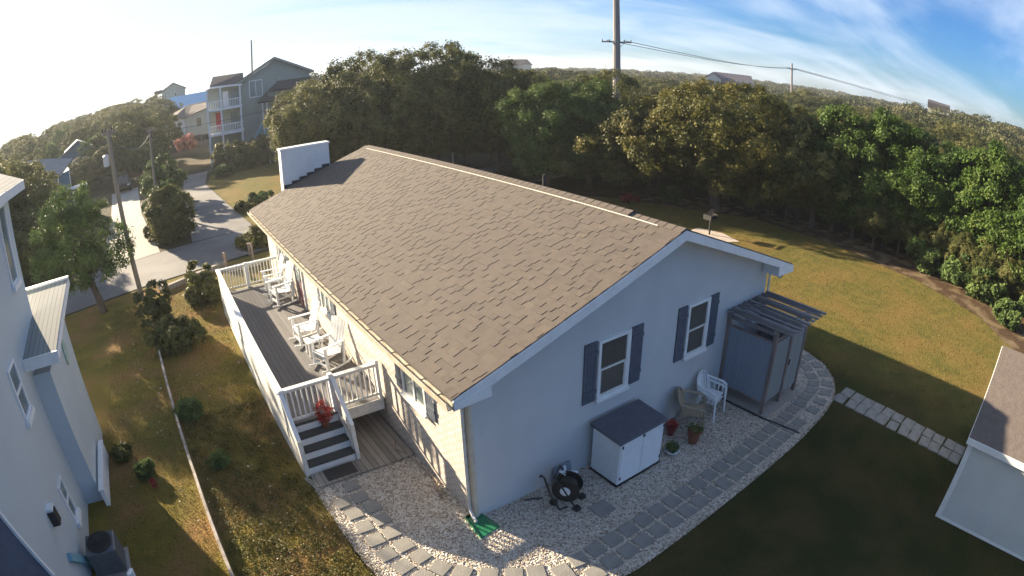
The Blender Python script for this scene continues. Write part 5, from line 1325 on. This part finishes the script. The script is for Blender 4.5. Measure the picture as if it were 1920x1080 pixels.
# hedge trees along the right
G2 = 'bright green bush trees bordering the lawn'
hp = [(26.6, 5.4), (27.8, 3.6), (26.9, 2.0), (26.6, 4.0), (27.9, .6), (26.6, .3), (28.6, -1.4), (27.0, -1.4), (28.6, 2), (26.7, -3.2), (28.3, -3.6), (26.2, -5.0), (28.0, -6.2), (26.8, -6.6), (25.4, -7.3), (27.6, -8.6), (25.9, -9.2), (29.5, -8), (24.6, -10.4)]
for i, (x, y) in enumerate(hp):
    plant('green', i % 3, x, y, 'bright green bush tree in the sunny row along the mulch bed', random.uniform(.98, 1.12), random.uniform(.88, 1.08), G2)
for i, (x, y) in enumerate([(27.2, 8.2), (28.8, 6.6), (30, 9.8), (29.8, 4.2), (26.2, 6.6), (27.6, 10.2)]):
    plant('oak', i % 3, x, y, 'dark oak filling the gap between the yellow oak and the bright green row', .85, .84, 'dark oaks beside the bright green row')
for i in range(16):
    if i in (5, 6, 7, 8): continue
    a = i / 15; y = 15.5 - a * 22; x = 25.9 + random.uniform(-.3, .4) - max(0, -y) * .22
    plant('oak', i % 3, x, y, 'low dark undergrowth bush at the back of the mulch bed', .36, .38, 'undergrowth bushes behind the mulch bed')
# clipped/round shrubs in the mulch bed
SHR = {}


def shrub(kind, m, x, y, r, h, label, cat='shrub', group=None, dens=260, size=.07, asp=.5, name='shrub', z=0):
    t = thing(name, label, cat, (0, 0, 0), group)
    lob = [(0, 0, h * .5, r * .8, r * .8, h * .5)] + [(r * .45 * math.cos(a), r * .45 * math.sin(a), h * random.uniform(.4, .6), r * .55, r * .55, h * .42) for a in (0.4, 1.7, 2.9, 4.1, 5.4)]
    crown('foliage', lob, int(dens * 1.4), 12, r * .06, size, m, t, asp, .3, r * .26 if r > .45 else 0)
    MB().tube([(0, 0, -.05), (0.03, 0, h * .5)], [.05 * max(1, h / 2), .025], 6).build('stem', trunkm, t)
    t.location = (x, y, z); return t


for i, (x, y, r, h, lab) in enumerate([
    (21.6, -6.9, .75, 1.05, 'small round green shrub alone at the front corner of the mulch bed'),
    (23.9, -5.3, 1.1, 1.5, 'round green shrub second from the front of the sunny shrub row'),
    (24.7, -3.4, 1.15, 1.7, 'round green shrub in the middle of the sunny shrub row'),
    (25.3, -1.2, 1.1, 1.7, 'round green shrub at the shaded far end of the shrub row'),
    (22.9, -8.3, .9, 1.3, 'green shrub behind the small round one by the white rail')]):
    shrub('s', leafC, x, y, r, h, lab, dens=300, size=.09)
tag(MB().tube([(26.7, -5.6, .75), (25.4, -7.7, .75)], .06, 8).build('white_rail', plastic, at=(26, -6.6, 0)), 'sunlit white rail between shrubs at the right edge', 'rail')
shrub('s', leafC, 23.4, 15.2, .6, .9, 'spiky dark green yucca clump in shade beyond the roof ridge', name='yucca', cat='plant', dens=90, size=.3, asp=.1)
shrub('s', leafR, 21.0, 16.5, .6, .35, 'low patch of reddish flowers beyond the roof ridge', name='flower_clump', cat='flowers', dens=90, size=.06)
# left garden
jt_l = [(-1.0, .1, 3.6, 1.6, 1.5, 1.5), (-1.9, -.3, 3.0, 1.0, 1.1, 1.2), (.5, .3, 3.2, 1.1, 1.1, 1.3), (-.6, .2, 4.6, 1.0, 1.0, 1.1), (-.1, -.4, 2.5, 1.3, 1.2, .8), (1.1, 0, 2.7, .7, .8, .9), (-.9, 0, 2.2, 1.2, 1.1, .7)]
tree('cedar_tree', 'dark green cedar with leaning bare trunk on the side lawn by the street', -8.0, 18.0, 5.6, .17, leafC, jt_l, 1300, 14, .12, .09, seed=3, trunk_h=4.2, lean=(-.6, .2), asp=.3, inner=.3, billow=.35)
shrub('s', leafO, -3.1, 15.6, .85, 1.55, 'broad-leaved glossy shrub at the outer deck corner', size=.09)
shrub('s', leafB, -5.4, 14.9, .75, 1.5, 'brown-green clipped shrub at the street end of the curb', size=.07)
shrub('s', leafO, -4.6, 11.8, .95, 1.0, 'wide dark green shrub spreading over the side lawn', size=.08)
shrub('s', leafC, -4.75, 7.0, .4, .55, 'small spiky green plant beside the curb', name='spiky_plant', cat='plant', dens=60, size=.2, asp=.12)
shrub('s', leafC, -4.35, 4.5, .32, .3, 'tiny dark green tuft in the sunlit weeds', name='weed_tuft', cat='plant', dens=60, size=.09, asp=.2)
shrub('s', leafC, -6.35, 4.9, .3, .4, 'light green weedy bush in sun beside the neighbour shadow', name='weed_bush', cat='plant', dens=90, size=.09, asp=.3)
shrub('s', leafO, -7.0, 6.0, .34, .35, 'small leafy bush beside the low garden wall', dens=100, size=.08)
shrub('s', leafR, -6.2, 4.4, .12, .2, 'tiny bright red flower in the side lawn', name='red_flower', cat='flower', dens=14, size=.04)
shrub('s', leafY, .6, 22.4, 1.0, .8, 'low golden shrub beyond the far deck corner', size=.08)
# island hedge
shrub('s', leafO, -3.75, 28.0, 1.5, 3.2, 'large clipped round hedge bush at the tip of the driveway island', dens=750, size=.1)
shrub('s', leafC, -4.2, 33.0, 1.3, 3.0, 'second tall bush on the driveway island, behind the clipped one', dens=420, size=.12)
shrub('s', leafY, -5.0, 29.5, .7, 1.3, 'yellow-green low shrub along the pale driveway edge', dens=260, size=.08)
shrub('s', leafC, -4.0, 42.0, 1.8, 3.6, 'shaggy bush at the back of the driveway island', dens=420, size=.14)
shrub('s', leafC, 2.4, 49.5, 1.1, 1.1, 'small bright shrub at the lane corner under the balconies', dens=200, size=.1)
shrub('s', leafY, 1.6, 31.6, .7, .7, 'low golden shrub at the near corner of the far lawn', dens=160, size=.08)
shrub('s', leafC, 3.0, 33.5, .9, .7, 'dark green low shrub at the edge of the far lawn', dens=160, size=.08)
for i, (x, y, r) in enumerate([(3.6, 53.2, 1.7), (5.6, 52.6, 1.8), (7.6, 54.0, 1.6)]):
    shrub('s', leafO, x, y, r, 2.6, ['rounded hedge section nearest the lane below the grey house', 'middle section of the dark hedge below the grey house', 'end section of the dark hedge beside the lawn chair'][i], 'hedge', dens=420, size=.13, name='hedge')
shrub('s', leafP, 0.4, 76, 1.5, 2.0, 'pink flowering bush in front of the cream cottage', 'bush', dens=260, size=.2, name='flowering_bush', z=1.2)

G3 = 'trees on the hillside around the far houses'
LAB3 = 'hazy green tree on the hillside among the far houses'
for i, (x, y, s, h) in enumerate([(-12.5, 68, 1.05, .95), (-8.5, 69, 1.15, 1.12), (-4.5, 71, 1.0, .95), (-10.5, 62, .7, .7), (-6.6, 66, .75, .7), (-14.2, 62, .8, .6), (-5.0, 60, .6, .6),
                                  (-15.5, 31.5, 1.0, .95), (-13.2, 27.5, .7, .62), (-17.5, 36, 1.1, 1.0), (-15.2, 24, .8, .75), (-19, 29, 1.2, 1.15), (-12.2, 36.5, .55, .42), (-18.5, 42, 1.1, .95), (-14.5, 41.5, .6, .45),
                                  (-24, 66, 1.0, .95), (-21, 74, 1.1, 1.0), (-17, 86, 1.1, 1.0), (-26, 80, 1.2, 1.05), (-12, 92, 1.1, 1.0), (-22, 95, 1.2, 1.1), (-30, 92, 1.2, 1.1), (-7, 96, 1.0, 1.0)]):
    plant('oak' if i % 4 else 'cedar', i % 3, x, y, LAB3, s, h, G3)
for i in range(34):
    y = random.uniform(100, 190); x = -4.2 + y * math.tan(R_(random.uniform(-17, 1.0)))
    plant('oak', i % 3, x, y, LAB3, 1.25, .98, G3)
# woods to the right and behind
G4, LAB4 = 'trees of the low coastal woods', 'brownish low tree in the coastal woods beyond the garden'
pts = []
tries = 0
while len(pts) < 150 and tries < 9000:
    tries += 1
    az = random.uniform(34, 97); D = 37 + 70 * random.random() ** 1.3
    x, y = PA(az, D)
    if x < 31.5 and y < 16: continue
    if 30 < x < 44 and 0 < y < 17: continue
    if az < 40 and D < 48: continue
    if any((x - a) ** 2 + (y - b) ** 2 < (3.3 + D * .015) ** 2 for a, b in pts): continue
    if (x - bx_) ** 2 + (y - by_) ** 2 < 2: continue
    pts.append((x, y))
for i, (x, y) in enumerate(pts):
    near = math.hypot(x + 4, y + 7) < 52
    kd = random.choice(('oak', 'scrub', 'scrub', 'scrub', 'oak', 'cedar'))
    s = random.uniform(.92, 1.15)
    plant(kd, random.randrange(3), x, y, LAB4, s * 1.12, s * random.uniform(.72, .92) * (.92 if kd == 'oak' else 1.05 if kd == 'scrub' else .85), G4)

# the far woods: one mass of canopy
lowq, lown, lowt = [], [], []
cnt = 0
while cnt < 1500:
    az = random.uniform(-24, 102); D = 92 + 520 * random.random() ** 1.6
    if az < 33 and D < 150: continue
    if -4 < az < 14 and D < 200: continue
    x, y = PA(az, D)
    if abs(az - 56.3) < 3.2 and 145 < D < 178: continue
    if abs(az - 35.7) < 2.2 and 225 < D < 270: continue
    cnt += 1
    n = int(max(110, 900 * (100 / D) ** 1.0)); r = random.uniform(3.2, 5.5) * (1 + D / 900); hgt = random.uniform(4.6, 6.4) * (0.75 if 50 < az < 74 and D < 200 else 1)
    u = unit(n); u[:, 2] = np.abs(u[:, 2]) * .9 + .05
    base = hill(x, y) + hgt * .42
    bc_ = unit(14); bc_[:, 2] = np.abs(bc_[:, 2]); bi_ = rng.integers(0, 14, n)
    off_ = bc_[bi_] * .72 + u * .36
    lowq.append(np.array([x, y, base]) + off_ * np.array([r, r, hgt * .58]))
    lown.append(u); lowt.append(np.clip(rng.uniform(.1, .8) + rng.normal(size=n) * .14, 0, 1))
P = np.concatenate(lowq); Nn = np.concatenate(lown); tn = np.concatenate(lowt)
dd_ = np.hypot(P[:, 0], P[:, 1])
V_, F_ = leaf_quads(P, Nn, (0.14 + dd_[:, None] * .0010), .7)
tag(np_mesh('woodland', V_, F_, leafW, tn), 'low brown-green coastal woods stretching away to the horizon', 'woods', kind='stuff')

# ------------------------------------------------------------------ grass and weeds
def blades(P, h, w, tone):
    n = len(P); a = rng.uniform(0, 6.28, n); d = np.stack([np.cos(a), np.sin(a), np.zeros(n)], 1)
    t = np.stack([rng.normal(size=n) * .5, rng.normal(size=n) * .5, np.ones(n)], 1)
    B = np.concatenate([P, np.full((n, 1), -.01)], 1)
    V = np.stack([B - d * w[:, None], B + d * w[:, None], B + t * h[:, None]], 1).reshape(-1, 3)
    return V, np.arange(3 * n).reshape(n, 3), tone


def field(poly, n, h0, h1, w, t0, t1, clump=0):
    Q = scatter(poly, n)
    if clump:
        c = scatter(poly, clump); Q = c[rng.integers(0, len(c), len(Q))] + rng.normal(size=Q.shape) * .09; Q = Q[inside(Q, poly)]
    k = len(Q)
    return blades(Q, rng.uniform(h0, h1, k), np.full(k, w) * rng.uniform(.6, 1.4, k), np.clip(rng.uniform(t0, t1, k), 0, 1))


WEED = [(-4.7, -3), (-4.95, 4.0), (-5.1, 7), (-2.65, 7), (-2.62, 3.2), (-2.56, 1.4), (-2.5, -.1), (-2.3, -1.2), (-1.4, -2.2), (-1, -3.5)]
SIDE = [(-7.6, -3), (-7.6, 4), (-7.3, 17.5), (-5.65, 18.5), (-5.65, 14), (-5.2, 5), (-4.9, -3)]
DKL = [(-5.1, 7), (-5.4, 14), (-5.5, 17.8), (-2.7, 19), (-2.7, 14.2), (-2.65, 7)]
RLAWN = LAWN_EDGE[:9] + [(21.2, -5.5), (19.6, -6.9), (12, -6.8), (10.8, -2.8), (11.9, -.6), (11.8, .6), (11.2, 1.8), (9.5, 2), (9.5, 17), (12, 22)]
DARKL = [(1.6, -3.1), (9.8, -2.9), (9.3, -7.1), (6.9, -7.2), (6.9, -12), (-1, -12), (-1, -3.5)]  # blades here take dark tones to match the shade painted into the lawn
parts = [field(WEED, 26000, .03, .11, .008, .2, .9, 900), field(WEED, 12000, .02, .06, .008, .2, .8), field(SIDE, 26000, .02, .07, .008, .35, 1), field(DKL, 16000, .02, .06, .008, .3, .9),
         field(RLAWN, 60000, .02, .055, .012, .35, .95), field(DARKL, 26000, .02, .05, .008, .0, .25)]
Vs, Fs, Ts, o_ = [], [], [], 0
for V, F, t in parts:
    Vs.append(V); Fs.append(F + o_); Ts.append(t); o_ += len(V)
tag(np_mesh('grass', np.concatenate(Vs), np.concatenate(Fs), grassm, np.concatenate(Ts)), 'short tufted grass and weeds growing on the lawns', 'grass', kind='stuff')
Q = scatter(WEED, 1500); lp = np.concatenate([Q, rng.uniform(.02, .10, (len(Q), 1))], 1)
lpp = np.repeat(lp, 22, 0) + rng.normal(size=(len(lp) * 22, 3)) * np.array([.07, .07, .02])
V, F = leaf_quads(lpp, np.tile([0, 0, 1.0], (len(lpp), 1)), .022, .6)
tag(np_mesh('ground_cover', V, F, leafY, np.clip(np.repeat(rng.uniform(0, .9, len(lp)), 22) + rng.normal(size=len(lpp)) * .1, 0, 1)), 'low leafy weeds matted over the sunny side lawn', 'weeds', kind='stuff')
Q = np.concatenate([scatter([(-7.4, 5.5), (-6.2, 3.2), (-5.0, 1.2), (-5.1, 5), (-5.4, 16.5), (-7, 16)], 160), scatter(DKL, 90), scatter(WEED, 160)])
V, F = leaf_quads(np.concatenate([Q, np.full((len(Q), 1), .05)], 1), np.tile([0, 0, 1.0], (len(Q), 1)), .035, .6)
tag(np_mesh('fallen_leaves', V, F, pebm, rng.uniform(.0, .55, len(Q))), 'pale dry leaves scattered over the side lawns', 'leaves', kind='stuff')

edge = np.array([p for p in GRAV[:20]]); seg = rng.integers(0, len(edge) - 1, 2600); tt_ = rng.random((2600, 1))
Q = edge[seg] * (1 - tt_) + edge[seg + 1] * tt_ + rng.normal(size=(2600, 2)) * .05
V, F, t = blades(Q, rng.uniform(.03, .10, len(Q)), np.full(len(Q), .008), rng.uniform(.1, .8, len(Q)))
tag(np_mesh('edge_grass', V, F, grassm, t), 'ragged grass growing over the edge of the gravel bed', 'grass', kind='stuff')
# ------------------------------------------------------------------ sea haze
hzm = bpy.data.materials.new('sea_haze'); hzm.use_nodes = True
ht = hzm.node_tree; ht.nodes.clear()
hv = ht.nodes.new('ShaderNodeVolumePrincipled'); ho = ht.nodes.new('ShaderNodeOutputMaterial'); ht.links.new(hv.outputs[0], ho.inputs['Volume'])
hv.inputs['Color'].default_value = (0.86, 0.93, 1.0, 1); hv.inputs['Density'].default_value = 0.0004; hv.inputs['Anisotropy'].default_value = 0.3
hz = MB().box(-750, 1050, -750, 1050, -1.5, 24).build('haze', hzm)
tag(hz, 'thin bright sea haze over the far houses and woods', 'haze', kind='stuff')
